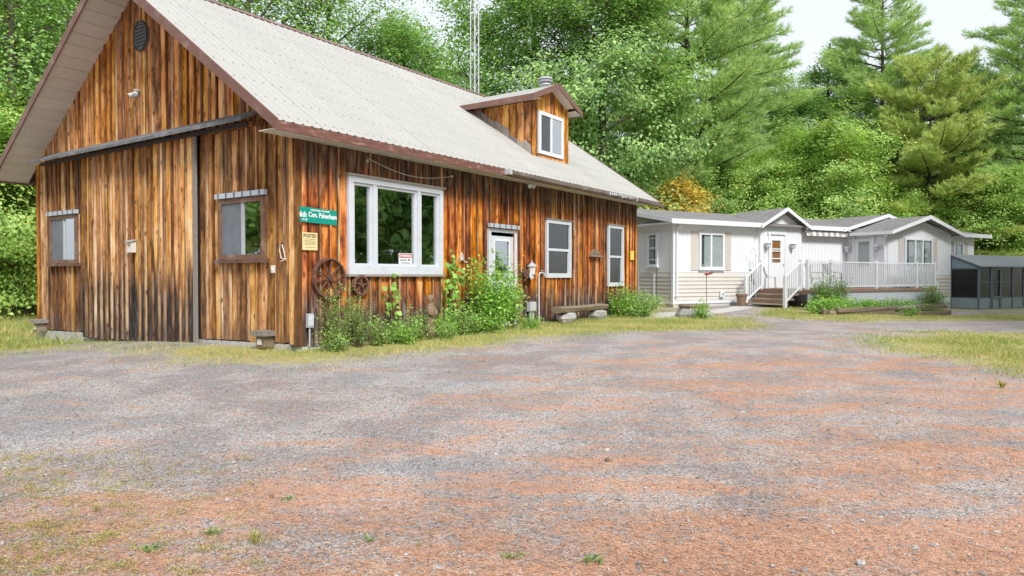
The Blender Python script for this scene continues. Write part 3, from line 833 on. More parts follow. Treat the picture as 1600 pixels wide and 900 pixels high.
bw = frame_long('window', (1.02, 3.47, 1.17, 2.84), -0.085, 0.10, 0.12, M['white_old'], barn, 0.14)
bw['label'] = 'large white framed three-light picture window'
for (a, b) in ((1.585, 1.665), (2.735, 2.815)): MB().box(a, b, -0.08, 0.03, 1.3105, 2.7395).build('mullion', M['white_old'], bw)
for (a, b) in ((1.125, 1.58), (1.67, 2.73), (2.82, 3.365)):
    f = MB(); w_ = 0.045
    f.box(a, a + w_, -0.055, 0.02, 1.312, 2.738); f.box(b - w_, b, -0.055, 0.02, 1.312, 2.738)
    f.box(a + w_, b - w_, -0.055, 0.02, 1.312, 1.312 + w_); f.box(a + w_, b - w_, -0.055, 0.02, 2.738 - w_, 2.738)
    f.build('sash', M['white_old'], bw)
    MB().box(a + w_, b - w_, -0.012, -0.006, 1.357, 2.693).build('pane', M['glass'], bw)
MB().box(0.98, 3.51, -0.12, -0.03, 2.842, 2.875).build('drip_cap', M['grey_wood'], bw)
MB().box(0.99, 3.50, -0.105, -0.03, 1.13, 1.168).build('sill', M['grey_wood'], bw)

def hung_window(o, label):
    w = frame_long('window', (o[0] - .02, o[1] + .02, o[2] - .02, o[3] + .02), -0.08, 0.085, 0.11, M['white_old'], barn, 0.11)
    w['label'] = label
    a, b = o[0] + 0.07, o[1] - 0.07; zm = (o[2] + o[3]) / 2 - 0.02
    MB().box(a, b, -0.06, 0.0, zm - .03, zm + .03).build('meeting_rail', M['white_old'], w)
    MB().box(a, b, -0.02, -0.014, o[2] + .09, zm - .03).build('pane', M['glass_screen'], w)
    MB().box(a, b, -0.035, -0.029, zm + .03, o[3] - .065).build('pane', M['glass_screen'], w)
    for xx in (a, b - 0.03): MB().box(xx, xx + .03, -0.058, -0.0005, o[2] + .091, zm - .031).build('sash', M['white_old'], w)
    MB().box(o[0] - .06, o[1] + .06, -0.10, -0.03, o[3] + .022, o[3] + .05).build('drip_cap', M['grey_wood'], w)
    return w
hung_window(WIN2, 'white hung window between lantern and crescent plaque')
hung_window(WIN3, 'white hung window near the far corner')

dr = MB()
a, b, lo, hi = DOOR
dr.box(a, b, -0.03, 0.02, lo, 1.04); dr.box(a, b, -0.03, 0.02, 1.92, hi - .08)
dr.box(a, a + .17, -0.03, 0.02, 1.04, 1.92); dr.box(b - .17, b, -0.03, 0.02, 1.04, 1.92)
door = dr.build('door', M['white_old'], barn)
door['label'] = 'white half-glazed side door behind the leafy shrub'
MB().box(a + .17, b - .17, -0.01, -0.004, 1.04, 1.92).build('pane', M['glass'], door)
f = MB()
for (x0_, x1_, z0_, z1_) in ((a + .15, a + .18, 1.0, 1.95), (b - .18, b - .15, 1.0, 1.95)): f.box(x0_, x1_, -0.042, -0.0301, z0_, z1_)
f.box(a + .18, b - .18, -0.042, -0.0301, 1.0, 1.04); f.box(a + .18, b - .18, -0.042, -0.0301, 1.91, 1.95)
f.build('glazing_bead', M['white'], door)
f = MB(); f.box(a - .09, a - .001, -0.075, 0.03, lo, hi); f.box(b + .001, b + .09, -0.075, 0.03, lo, hi); f.box(a - .09, b + .09, -0.075, 0.03, hi + .001, hi + .07)
f.build('casing', M['white_old'], door)
MB().tube([(b - .07, -0.03, 0.95), (b - .07, -0.09, 0.95)], 0.025, 8).build('knob', M['galv'], door)
MB().box(a + .1, b - .1, -0.036, -0.0301, 0.2, 0.9).build('lower_panel', M['white'], door)
def drip_strip(parent, x0, x1, z, n, axis='long'):
    m = MB()
    if axis == 'long': m.box(x0, x1, -0.14, -0.062, z, z + 0.085)
    else: m.box(-0.13, -0.062, x0, x1, z, z + 0.085)
    s = m.build('drip_strip', M['cap'], parent)
    for i in range(n):
        t = x0 + (i + 0.5) * (x1 - x0) / n
        k = MB()
        if axis == 'long': k.box(t - .014, t + .014, -0.15, -0.1405, z + .002, z + 0.09)
        else: k.box(-0.14, -0.1305, t - .014, t + .014, z + .002, z + .09)
        k.build('clip', M['screen'], s)
drip_strip(door, 4.97, 6.08, 2.19, 5)

def slider_gable(o, label, blind_right):
    a, b, lo, hi = o                                    # y range; larger y lies to the left in the photograph
    m = MB(); w = 0.075
    m.box(-0.095, 0.02, a, a + w, lo + w, hi - w); m.box(-0.095, 0.02, b - w, b, lo + w, hi - w)
    m.box(-0.095, 0.02, a, b, lo, lo + w); m.box(-0.095, 0.02, a, b, hi - w, hi)
    f = m.build('window', M['sash'], barn); f['label'] = label
    mid = (a + b) / 2 - 0.03
    MB().box(-0.075, -0.03, mid - .035, mid + .035, lo + w + .001, hi - w - .001).build('meeting_stile', M['grey_metal'], f)
    MB().box(-0.06, -0.052, a + w, mid - .035, lo + w, hi - w).build('pane', M['glass'], f)
    MB().box(-0.07, -0.062, mid + .035, b - w, lo + w, hi - w).build('screen', M['screen'], f)
    MB().box(-0.13, -0.03, a - .07, b + .07, lo - .065, lo - .002).build('sill', M['sash'], f)
    for yy in (a - .06, b + .002): MB().box(-0.07, -0.0335, yy, yy + .055, lo, hi).build('casing', M['batten'], f)
    drip_strip(f, a - .06, b + .06, hi + .012, 6, 'gable')
slider_gable(GWIN_R, 'brown two-pane slider near the barn corner', False)
slider_gable(GWIN_L, 'brown two-pane slider at the far end of the gable', False)

# ---- dormer
DX0, DX1, DYF, DZE, DZR = 7.83, 9.53, 0.66, 5.63, 6.14
DC = (DX0 + DX1) / 2
def rz(y): return EAVE + SLOPE * (y + OH)
def dtop(x): return DZR - (DZR - DZE) * abs(x - DC) / 1.22 - 0.09
dm = MB()
dm.prism([(DX0 + .03, DYF + .02, rz(DYF) - .1), (DX1 - .03, DYF + .02, rz(DYF) - .1), (DX1 - .03, DYF + .02, dtop(DX1) - .03), (DC, DYF + .02, dtop(DC) - .03), (DX0 + .03, DYF + .02, dtop(DX0) - .03)], (0, 0.1, 0))
for xx in (DX0 + .03, DX1 - .1):
    dm.prism([(xx, DYF + .125, rz(DYF + .125) - .1), (xx, 2.75, 5.60), (xx, DYF + .125, dtop(DX0) - .03)], (0.07, 0, 0))
dormer = dm.build('dormer', M['black_core'], barn)
ls = split_lines(DX0, DX1, 0.21)
DW = (8.06, 9.28, 4.28, 5.37)
for p, q in zip(ls, ls[1:]):
    c = (p + q) / 2
    for (lo, hi) in ([(rz(DYF) - .02, DW[2] - .0), (DW[3], None)] if DW[0] < c < DW[1] else [(rz(DYF) - .02, None)]):
        h0 = dtop(p) if hi is None else hi; h1 = dtop(q) if hi is None else hi
        if p < DC < q and hi is None: h0 = h1 = min(h0, h1)
        if min(h0, h1) - lo < 0.03: continue
        MB().hexa([(p + .004, DYF - .006, lo), (q - .004, DYF - .006, lo), (q - .004, DYF + .018, lo), (p + .004, DYF + .018, lo), (p + .004, DYF - .006, h0), (q - .004, DYF - .006, h1), (q - .004, DYF + .018, h1), (p + .004, DYF + .018, h0)]).build('board', M['wood_dormer_stain'], dormer)
for xx in (DX0 - .03, DX1 - .05): MB().box(xx, xx + .11, DYF - .032, DYF - .008, rz(DYF) - .04, dtop(xx + .05) + .02).build('corner_board', M['wood_dormer_stain'], dormer)
MB().box(DX0 + .09, DX1 - .06, DYF - .03, DYF - .008, rz(DYF) - .03, DW[2] - .02).build('sill_board', M['wood_dormer_stain'], dormer)
ys = np.arange(DYF + .02, 2.74, 0.23)
for p in ys:
    q = min(p + 0.225, 2.72)
    for xx, t in ((DX0, 0.028), (DX1 - .028, 0.028)):
        if dtop(DX0) - rz(q) < -0.1 and dtop(DX0) - rz(p) < 0.05: continue
        lo0, lo1 = rz(p) - .02, rz(q) - .02; hi_ = DZE - .06
        if hi_ <= lo0: continue
        MB().hexa([(xx, p, lo0), (xx + t, p, lo0), (xx + t, q, min(lo1, hi_)), (xx, q, min(lo1, hi_)), (xx, p, hi_), (xx + t, p, hi_), (xx + t, q, hi_ + .001), (xx, q, hi_ + .001)]).build('board', M['wood_dormer'], dormer)
# dark ragged stain strips where the cheek meets the roof are short boards of their own
for i, p in enumerate(ys[:-1]):
    h = random.uniform(0.10, 0.24); q = p + 0.222
    MB().hexa([(DX0 - .012, p + .003, rz(p) - .02), (DX0 - .001, p + .003, rz(p) - .02), (DX0 - .001, q - .003, rz(q) - .02), (DX0 - .012, q - .003, rz(q) - .02),
               (DX0 - .012, p + .003, min(rz(p) + h, DZE - .07)), (DX0 - .001, p + .003, min(rz(p) + h, DZE - .07)), (DX0 - .001, q - .003, min(rz(q) + h * random.uniform(.6, 1.3), DZE - .065)), (DX0 - .012, q - .003, min(rz(q) + h * .9, DZE - .065))]).build('kick_board', M['grey_wood'], dormer)
# dormer window
f = MB(); y0 = DYF - .07
f.box(DW[0], DW[0] + .09, y0, DYF - .007, DW[2] + .09, DW[3] - .09); f.box(DW[1] - .09, DW[1], y0, DYF - .007, DW[2] + .09, DW[3] - .09)
f.box(DW[0], DW[1], y0, DYF - .007, DW[2], DW[2] + .09); f.box(DW[0], DW[1], y0, DYF - .007, DW[3] - .09, DW[3])
f.box(8.63, 8.71, y0 + .01, DYF - .008, DW[2] + .0905, DW[3] - .0905)
f.build('window_frame', M['white'], dormer)
MB().box(DW[0] + .09, 8.63, DYF - .035, DYF - .03, DW[2] + .09, DW[3] - .09).build('pane', M['glass_screen'], dormer)
MB().box(8.71, DW[1] - .09, DYF - .045, DYF - .04, DW[2] + .09, DW[3] - .09).build('pane', M['glass'], dormer)
# dormer roof
for s in (-1, 1):
    yb_e = (DZE - EAVE) / SLOPE - OH + .05; yb_r = (DZR - EAVE) / SLOPE - OH + .05
    e = DC + s * 1.22
    top = [(DC, 0.39, DZR), (e, 0.39, DZE), (e, yb_e, DZE), (DC, yb_r, DZR)]
    if s == 1: top = top[::-1]
    m = MB().prism(top, (0, 0, -0.03)); m.build('dormer_roof_panel', M['roof'], dormer)
    MB().prism([(DC, 0.365, DZR + .02), (e + s * .02, 0.365, DZE + .015), (e + s * .02, 0.365, DZE - .13), (DC, 0.365, DZR - .13)], (0, 0.024, 0)).build('rake_board', M['brown_trim'], dormer)
    MB().box(min(e, e + s * .024), max(e, e + s * .024), 0.391, yb_e + .02, DZE - .125, DZE + .012).build('fascia', M['brown_trim'], dormer)
    sp_ = [(DC + s * .86, 0.392, DZE + .09 - .13), (e - s * .002, 0.392, DZE - .10), (e - s * .002, yb_e - .1, DZE - .10), (DC + s * .86, yb_e - .2, DZE + .09 - .13)]
    MB().prism(sp_, (0, 0, .01)).build('soffit', M['soffit'], dormer)
MB().prism([(DC - .8, 0.392, DZE + .03), (DC, 0.392, DZR - .10), (DC + .8, 0.392, DZE + .03), (DC, 0.392, DZR - .08)], (0, 0.26, 0)).build('soffit', M['soffit'], dormer)
# metal flue standing behind the dormer ridge
fl = empty('flue', (DC + 0.25, 0.95, -0.04)); fl.parent = barn
MB().lathe((0, 0, 0), [(0.13, 5.2), (0.13, 6.28), (0.15, 6.28), (0.15, 6.31)], 14).build('pipe', M['galv'], fl, True)
MB().lathe((0, 0, 0), [(0.11, 6.31), (0.11, 6.36), (0.19, 6.36), (0.2, 6.40), (0.11, 6.40), (0.11, 6.43), (0.2, 6.43), (0.17, 6.48), (0.05, 6.5)], 14).build('cap', M['grey_metal'], fl)
#PART3
M['tread'] = plain('grey_brown_treads', (0.42, 0.33, 0.27), 0.75, 0.2, 5, stretch=(5, 1, 5))
# ------------------------------------------------------------------ things fixed to or standing by the barn
_cb, _sb = math.cos(BARN_RZ), math.sin(BARN_RZ)
def bw_pt(x, y, z=0.0):
    return (C0[0] + x * _cb - y * _sb, C0[1] + x * _sb + y * _cb, z)
def bthing(name, x, y, z, label, cat, group=None):
    return empty(name, bw_pt(x, y, z), BARN_RZ, label, cat, group)
FACE = -0.054                                           # outer face of the battens

s = bthing('road_sign', 0.39, FACE, 2.11, 'green road sign reading 6th Con. Pakenham at the barn corner', 'sign')
MB().hexa([(-0.375, -0.012, -0.115), (0.375, -0.012, -0.135), (0.375, -0.002, -0.135), (-0.375, -0.002, -0.115), (-0.375, -0.012, 0.125), (0.375, -0.012, 0.105), (0.375, -0.002, 0.105), (-0.375, -0.002, 0.125)]).build('plate', M['green_sign'], s)
XA, YA = (1, 0, -0.026), (0, 0, 1)
text_obj('lettering', '6th', 0.125, M['sign_white'], s, ((-0.31, -0.0125, 0.0), XA, YA), 0.001, sx=0.85)
text_obj('lettering', 'Con. Pakenham', 0.112, M['sign_white'], s, ((0.085, -0.0125, 0.0), XA, YA), 0.001, sx=0.82)
text_obj('lettering', 'PAKENHAM TOWNSHIP', 0.036, M['sign_white'], s, ((0.03, -0.0125, 0.076), XA, YA), 0.001)
text_obj('lettering', 'N 100', 0.04, M['sign_white'], s, ((-0.28, -0.0125, -0.079), XA, YA), 0.001)
f = MB(); f.box(-0.375, 0.375, -0.0135, -0.0121, 0.118, 0.125); f.build('border', M['sign_white'], s)
for o in [c for c in COL.objects if c.parent == s and c.name.startswith('border')]: bpy.data.objects.remove(o)

s = bthing('posted_notice', 0.215, FACE, 1.69, 'yellowed POSTED notice under the green road sign', 'sign')
MB().box(-0.15, 0.15, -0.008, -0.001, -0.14, 0.14).build('sheet', M['sign_yellow'], s)
text_obj('lettering', 'POSTED', 0.075, M['ink'], s, ((0, -0.0085, 0.085), (1, 0, 0), YA), 0.001, sx=0.95)
for i, (wd, zz) in enumerate([(0.2, 0.035), (0.22, 0.008), (0.21, -0.012), (0.22, -0.032), (0.19, -0.052), (0.2, -0.095)]):
    MB().box(-wd / 2, wd / 2, -0.0095, -0.0081, zz - .004, zz + .004).build('small_print', M['faint_ink'], s)

def spoked_wheel(name, x, z, Ro, hub, ns, rim_w, label):
    s = bthing(name, x, FACE, z, label, 'wheel')
    m = MB(); n = 28; base = 0
    for (r0, r1, y0, y1) in ((Ro - rim_w, Ro, -0.075, -0.004),):
        for k in range(n):
            a = 2 * math.pi * k / n
            for (r, y) in ((r0, y0), (r1, y0), (r1, y1), (r0, y1)): m.v.append((r * math.cos(a), y, r * math.sin(a)))
        for k in range(n):
            for j in range(4):
                a = k * 4 + j; b = k * 4 + (j + 1) % 4; c = ((k + 1) % n) * 4
                m.f.append((a, b, c + (j + 1) % 4, c + j))
    m.build('rim', M['rust'], s)
    h = MB().tube([(0, -0.10, 0), (0, -0.012, 0)], hub, 12); h.build('hub', M['rust'], s)
    for k in range(ns):
        a = 2 * math.pi * k / ns + R(9)
        MB().bar((hub * .8 * math.cos(a), -0.05, hub * .8 * math.sin(a)), ((Ro - rim_w * .5) * math.cos(a), -0.042, (Ro - rim_w * .5) * math.sin(a)), 0.024 if ns > 6 else 0.034, 0.02).build('spoke', M['rust'], s)
    return s
spoked_wheel('iron_wheel', 0.575, 1.10, 0.335, 0.045, 10, 0.03, 'large rusty spoked iron wheel below the POSTED notice')
spoked_wheel('pulley_wheel', 1.26, 0.98, 0.175, 0.035, 5, 0.035, 'small rusty five-spoke wheel under the picture window')

s = bthing('warning_sign', 2.455, -0.016, 1.455, 'red and white WARNING card inside the picture window', 'sign')
MB().box(-0.17, 0.17, -0.006, -0.002, -0.095, 0.105).build('card', M['sign_white'], s)
MB().box(-0.16, 0.16, -0.008, -0.0061, 0.02, 0.097).build('red_band', M['sign_red'], s)
text_obj('lettering', 'WARNING', 0.068, M['sign_white'], s, ((0, -0.0085, 0.056), (1, 0, 0), YA), 0.0008, sx=0.86)
text_obj('lettering', 'Security', 0.055, M['ink'], s, ((-0.05, -0.007, -0.018), (1, 0, 0), YA), 0.0008)
f = MB(); f.box(0.07, 0.095, -0.008, -0.0061, -0.035, 0.0); f.prism([(0.1, -0.008, -0.03), (0.15, -0.008, -0.012), (0.1, -0.008, 0.002)], (0, 0.0018, 0)); f.build('camera_mark', M['ink'], s)
MB().box(-0.12, 0.13, -0.008, -0.0061, -0.082, -0.066).build('small_print', M['ink'], s)

s = bthing('hanging_lamp', 3.02, 1.35, 2.06, 'lit warm lamp hanging inside the picture window', 'lamp')
MB().lathe((0, 0, 0), [(0.02, 0.07), (0.045, 0.05), (0.06, 0.0), (0.04, -0.05), (0.01, -0.06)], 12).build('bulb', M['bulb'], s, True)
MB().tube([(0, 0, 0.06), (0, 0, 1.25)], 0.006, 5).build('cable', M['dark_metal'], s)
MB().lathe((0, 0, 0), [(0.05, 0.13), (0.17, 0.05), (0.175, 0.05), (0.055, 0.14)], 14).build('shade', M['rust'], s)

def rope(name, pts, r, label, x, y, z, frame='long'):
    s = bthing(name, x, y, z, label, 'rope')
    MB().tube(pts, r, 6).build('strand', M['cord'], s, True)
    return s
s = rope('rope_loop', [(0, -.11, -.10), (0, .02, -.08), (0, .06, .05), (0, .035, .16), (0, -.0, .15), (0, -.06, .0), (0, -.09, -.1), (0, -.02, -.12), (0, .06, -.13)], 0.009, 'dirty white rope loop tied beside the gable slider', -0.075, 0.26, 1.50)
MB().box(-0.012, 0.012, -.02, .02, .145, .165).build('hook', M['dark_metal'], s)
s = rope('rope_coil', [(-.02, 0, .10), (.03, 0, .06), (.05, 0, -.02), (0, -.01, -.06), (-.05, 0, -.02), (-.03, -.02, .06), (.04, -.02, .03), (.06, 0, -.06), (.12, 0, -.10), (.2, 0, -.09)], 0.012, 'white rope coil hung between picture window and side door', 4.05, FACE - .02, 1.52)
MB().box(-.045, .0, -.03, .01, -.06, .03).build('socket', M['white_old'], s)
s = bthing('switch_box', FACE + .0, 0.49, 1.25, 'small cream switch box left of the rope loop', 'box')
MB().box(-0.035, -0.001, -0.035, 0.035, -0.06, 0.06).build('box', M['pale_box'], s)
MB().box(-0.045, -0.0352, -0.012, 0.012, -0.02, 0.02).build('toggle', M['white'], s)

s = bthing('outlet_box', 0.18, FACE, 0.43, 'grey outlet box low on the wall beside tall weeds', 'box')
MB().box(-0.05, 0.06, -0.06, -0.001, -0.11, 0.11).build('case', M['grey_metal'], s)
MB().box(-0.04, 0.05, -0.068, -0.0605, -0.08, 0.09).build('cover', M['white_old'], s)
MB().tube([(0, -.03, -.11), (0, -.03, -.42)], 0.014, 6).build('conduit', M['grey_metal'], s)

def wood_bracket(y, z, label):
    s = bthing('hinge_block', -0.034, y, z, label, 'bracket')
    MB().box(-0.26, -0.0, -0.16, 0.15, 0.02, 0.10).build('cap_block', M['grey_wood'], s)
    MB().box(-0.20, -0.0, -0.10, 0.09, -0.16, 0.019).build('post_block', M['log'], s)
    MB().box(-0.215, -0.2005, -0.05, 0.05, -0.12, -0.03).build('face_plate', M['pale_box'], s)
wood_bracket(0.62, 0.16, 'grey wooden bumper block near the barn corner footing')
wood_bracket(8.75, 0.06, 'grey wooden bumper block at the far gable footing')

def flood(x, y, z, rzadd, label, up=False):
    s = empty('floodlight', bw_pt(x, y, z), BARN_RZ + rzadd, label, 'light')
    MB().lathe((0, 0, 0), [(0.06, -0.02), (0.06, 0.0)] if not up else [(0.06, 0.0), (0.06, 0.02)], 12).build('base', M['pale_box'], s)
    for sx in (-1, 1):
        a = Vector((0, 0, -0.02 if not up else 0.0)); d = Vector((sx * 0.6, -0.55, -0.6)).normalized()
        MB().tube([a, a + d * 0.07], 0.014, 6).build('arm', M['pale_box'], s)
        p = a + d * 0.07
        MB().tube([p, p + d * .05, p + d * .10, p + d * .105], [0.028, 0.036, 0.058, 0.02], 12).build('lamp_head', M['white_old'], s, True)
    return s
flood(6.25, -0.28, 3.285, 0, 'twin floodlight under the eave soffit above the side door')
flood(-0.085, 4.58, 4.70, -math.pi / 2, 'twin floodlight on the gable below the octagonal vent', True)

s = bthing('key_box', -0.158, 4.60, 1.70, 'small pale birdhouse box on the sliding door', 'box')
MB().box(-0.10, -0.0, -0.075, 0.075, -0.11, 0.09).build('case', M['pale_box'], s)
MB().hexa([(-0.14, -0.1, 0.085), (0, -0.1, 0.125), (0, 0.1, 0.125), (-0.14, 0.1, 0.085), (-0.14, -0.1, 0.1), (0, -0.1, 0.14), (0, 0.1, 0.14), (-0.14, 0.1, 0.1)]).build('lid', M['grey_metal'], s)
MB().tube([(-0.1015, 0, 0.02), (-0.1, 0, 0.02)], 0.02, 10).build('hole', M['ink'], s)

s = bthing('wall_lantern', 6.52, FACE, 1.30, 'cream lantern on the wall right of the side door', 'lamp')
MB().box(-.05, .05, -.03, 0, -.06, .12).build('bracket', M['dark_metal'], s)
MB().lathe((0, -0.13, 0), [(0.05, -0.14), (0.075, -0.12), (0.09, 0.06), (0.075, 0.06)], 8).build('glass', M['pale_box'], s)
MB().lathe((0, -0.13, 0), [(0.12, 0.061), (0.11, 0.08), (0.04, 0.14), (0.02, 0.15), (0.025, 0.18), (0.005, 0.2)], 8).build('hood', M['grey_metal'], s)
MB().tube([(0, -.03, .1), (0, -.08, .12), (0, -.13, .12)], 0.012, 6).build('arm', M['dark_metal'], s)
s = bthing('hose_reel', 6.30, FACE, 1.19, 'rusty round reel beside the cream lantern', 'reel')
MB().tube([(0, -.12, 0), (0, -.01, 0)], 0.07, 14).build('drum', M['rust'], s)
for yy in (-.13, -.02): MB().tube([(0, yy - .008, 0), (0, yy, 0)], 0.11, 16).build('flange', M['rust'], s)
s = bthing('enamel_plate', 6.48, FACE - .14, 1.16, 'white enamel ring hanging below the cream lantern', 'plate')
MB().tube([(0, -.02, 0), (0, -.012, 0), (0, -.005, 0)], [0.07, 0.1, 0.085], 16).build('dish', M['white_old'], s)

s = bthing('meter_box', 6.62, FACE, 0.42, 'grey utility box with twin conduits by the side door', 'box')
MB().box(-.13, .13, -.10, -.001, -.10, .12).build('case', M['grey_metal'], s)
MB().box(-.11, .11, -.108, -.1005, -.08, .10).build('cover', M['galv'], s)
for xx in (-.06, .06): MB().tube([(xx, -.05, -.1), (xx, -.05, -.42)], 0.03, 8).build('conduit', M['grey_metal'], s)
s = bthing('water_standpipe', 6.95, FACE, 0.0, 'thin grey standpipe with a tap near the lantern', 'pipe')
MB().tube([(0, -.05, -.02), (0, -.05, 1.18), (.03, -.06, 1.22), (.12, -.07, 1.22)], 0.018, 7).build('pipe', M['galv'], s)
MB().tube([(.12, -.07, 1.22), (.16, -.09, 1.2), (.17, -.09, 1.14)], 0.022, 7).build('tap', M['grey_metal'], s)
MB().bar((.06, -.07, 1.27), (.14, -.07, 1.27), 0.02).build('tap_handle', M['grey_metal'], s)
s = bthing('crescent_plaque', 9.82, FACE, 1.70, 'half-round wooden plaque between the two hung windows', 'plaque')
pts = [(0.26 * math.cos(a), -0.05, 0.17 * math.sin(a)) for a in np.linspace(0, math.pi, 13)]
MB().prism(pts[::-1], (0, 0.045, 0)).build('board', M['carving'], s)
MB().box(-0.30, 0.30, -0.11, -0.003, -0.04, -0.001).build('shelf', M['grey_wood'], s)
f = MB()
for a in np.linspace(0.35, math.pi - .35, 6): f.bar((0.05 * math.cos(a), -.055, .02 + .03 * math.sin(a)), (0.21 * math.cos(a), -.055, 0.14 * math.sin(a)), .014, .01)
f.bar((0, -.055, .14), (0, -.055, .235), .03, .02); f.build('carved_rays', M['grey_wood'], s)
s = bthing('yellow_notice', 12.17, FACE - .01, 1.76, 'small yellow notice on the far barn corner', 'sign')
MB().box(-.13, .13, -.012, -.001, -.14, .14).build('sheet', M['bright_yellow'], s)
MB().box(-.06, .05, -.0135, -.0121, -.07, .06).build('faded_print', M['sign_yellow'], s)

def lumpy(n_lat, n_lon, rx, ry, rz_, seed, rough=0.18):
    r = np.random.default_rng(seed); m = MB()
    ph = r.uniform(0, 6, 6)
    for i in range(n_lat + 1):
        t = math.pi * i / n_lat
        for j in range(n_lon):
            p = 2 * math.pi * j / n_lon
            k = 1 + rough * (math.sin(2 * p + ph[0] + t) * .5 + math.sin(3 * t + ph[1]) * .4 + math.sin(4 * p - 2 * t + ph[2]) * .35) + r.uniform(-.06, .06)
            x, y, z = math.sin(t) * math.cos(p), math.sin(t) * math.sin(p), math.cos(t)
            sq = 0.75
            m.v.append((rx * k * math.copysign(abs(x) ** sq, x), ry * k * math.copysign(abs(y) ** sq, y), rz_ * k * math.copysign(abs(z) ** sq, z)))
    for i in range(n_lat):
        for j in range(n_lon):
            a = i * n_lon + j; b = i * n_lon + (j + 1) % n_lon
            m.f.append((a, a + n_lon, b + n_lon, b))
    return m
s = bthing('log_bench', 8.45, -0.42, float(gz(*bw_pt(8.45, -0.42)[:2])), 'split log bench on two stones under the hung window', 'bench')
m = MB(); n = 12; prof = [(-.16, .0), (-.13, -.09), (-.03, -.12), (.1, -.1), (.16, -.01), (.12, .03), (-.12, .035)]
for i, x in enumerate(np.linspace(-1.22, 1.22, 9)):
    for (y, z) in prof: m.v.append((x, y + random.uniform(-.015, .015), 0.36 + z + random.uniform(-.012, .012)))
k_ = len(prof)
for i in range(8):
    for j in range(k_):
        a = i * k_ + j; b = i * k_ + (j + 1) % k_
        m.f.append((a, b, b + k_, a + k_))
m.f.append(tuple(range(k_))); m.f.append(tuple(8 * k_ + j for j in range(k_))[::-1])
m.build('seat', M['log'], s)
for i, x in enumerate((-.75, .85)):
    o = lumpy(6, 9, .34, .2, .15, 40 + i).build('stone_foot', M['rock'], s); o.location = (x, 0, .11)

# carved figure standing among the weeds
sx_, sy_ = bw_pt(2.55, -0.55)[:2]
s = empty('carved_figure', (sx_, sy_, float(gz(sx_, sy_))), BARN_RZ, 'dark carved wooden figure standing among the weeds', 'statue')
MB().lathe((0, 0, 0), [(.10, 0), (.105, .1), (.09, .2), (.075, .34), (.085, .42), (.10, .50), (.085, .58), (.05, .63), (.04, .655), (.06, .69), (.068, .73), (.055, .78), (.02, .805)], 12).build('body', M['carving'], s, True)
MB().tube([(.07, -.02, .56), (.10, -.06, .48), (.04, -.10, .44)], [.03, .028, .02], 7).build('arm', M['carving'], s, True)
MB().tube([(-.07, -.02, .56), (-.10, -.06, .47), (-.03, -.10, .42)], [.03, .028, .02], 7).build('arm', M['carving'], s, True)
MB().tube([(.0, -.065, .735), (.0, -.11, .71)], [.022, .008], 6).build('nose', M['carving'], s, True)

s = bthing('wall_wire', 1.45, -0.06, 3.18, 'thin pale wire drooping under the soffit above the picture window', 'wire')
MB().tube([(x, -.02, -.16 * math.sin(math.pi * x / 2.3) ** 1.0 - .05 * x / 2.3) for x in np.linspace(0, 2.3, 12)], .006, 5).build('strand', M['cord'], s)
for x in (0.0, 2.3): MB().box(x - .015, x + .015, -.03, .005, -.07, -.03).build('staple', M['galv'], s)

# lattice mast behind the barn
tx, ty = at(742, 26.0)
mast = empty('lattice_mast', (tx, ty, float(gz(tx, ty))), 0.4, 'tall galvanised lattice antenna mast rising behind the barn ridge', 'mast')
MH = 15.5; legs = [(0.17 * math.cos(a), 0.17 * math.sin(a)) for a in (0.2, 0.2 + 2.094, 0.2 + 4.189)]
leg_me = MB().tube([(0, 0, 0), (0, 0, MH)], 0.022, 6).mesh('leg', M['galv'])
for (x, y) in legs:
    o = link('leg', leg_me, mast); o.location = (x, y, 0)
m = MB(); stepz = 0.36
for i in range(int(MH / stepz)):
    for j in range(3):
        a, b = legs[j], legs[(j + 1) % 3]
        if i % 2: a, b = b, a
        m.tube([(a[0], a[1], i * stepz), (b[0], b[1], (i + 1) * stepz)], 0.009, 4, False)
m.build('bracing', M['galv'], mast)

# ------------------------------------------------------------------ white house (own frame: x along the front, y inwards)
HO = (5.882, 25.84); HRZ = R(29)
_ch, _sh = math.cos(HRZ), math.sin(HRZ)
def hp(x, y, z=0.0): return (HO[0] + x * _ch - y * _sh, HO[1] + x * _sh + y * _ch, z)
house = empty('house', (HO[0], HO[1], 0), HRZ, 'long white single-storey house with grey shingle roof beside the barn', 'house')
HL, HD, HE, HS = 19.6, 7.6, 3.16, 0.19                 # length, depth, eave height, main pitch
def ribbed(axis, a0, a1, face, z0, z1, outward, mat, name, parent, pitch=0.2):
    """vertical siding: a sheet with a narrow step at every lap"""
    m = MB(); n = max(1, round(abs(a1 - a0) / pitch)); xs = np.linspace(a0, a1, n + 1)
    for p, q in zip(xs, xs[1:]):
        if axis == 'x':
            m.box(p + .006, q - .001, min(face, face + outward * .014), max(face, face + outward * .014), z0, z1)
        else:
            m.box(min(face, face + outward * .014), max(face, face + outward * .014), p + .006, q - .001, z0, z1)
    return m.build(name, mat, parent)
def laps(axis, a0, a1, face, z0, z1, outward, parent, n=6):
    m = MB(); zs = np.linspace(z0, z1, n + 1)
    for p, q in zip(zs, zs[1:]):
        o1, o2 = face + outward * .035, face + outward * .006
        if axis == 'x':
            m.hexa([(a0, o1, p), (a1, o1, p), (a1, face, p), (a0, face, p), (a0, o2, q), (a1, o2, q), (a1, face, q), (a0, face, q)] if outward < 0 else [])
        else:
            m.hexa([(o1, a0, p), (face, a0, p), (face, a1, p), (o1, a1, p), (o2, a0, q), (face, a0, q), (face, a1, q), (o2, a1, q)])
    return m.build('skirting', M['skirting'], parent)
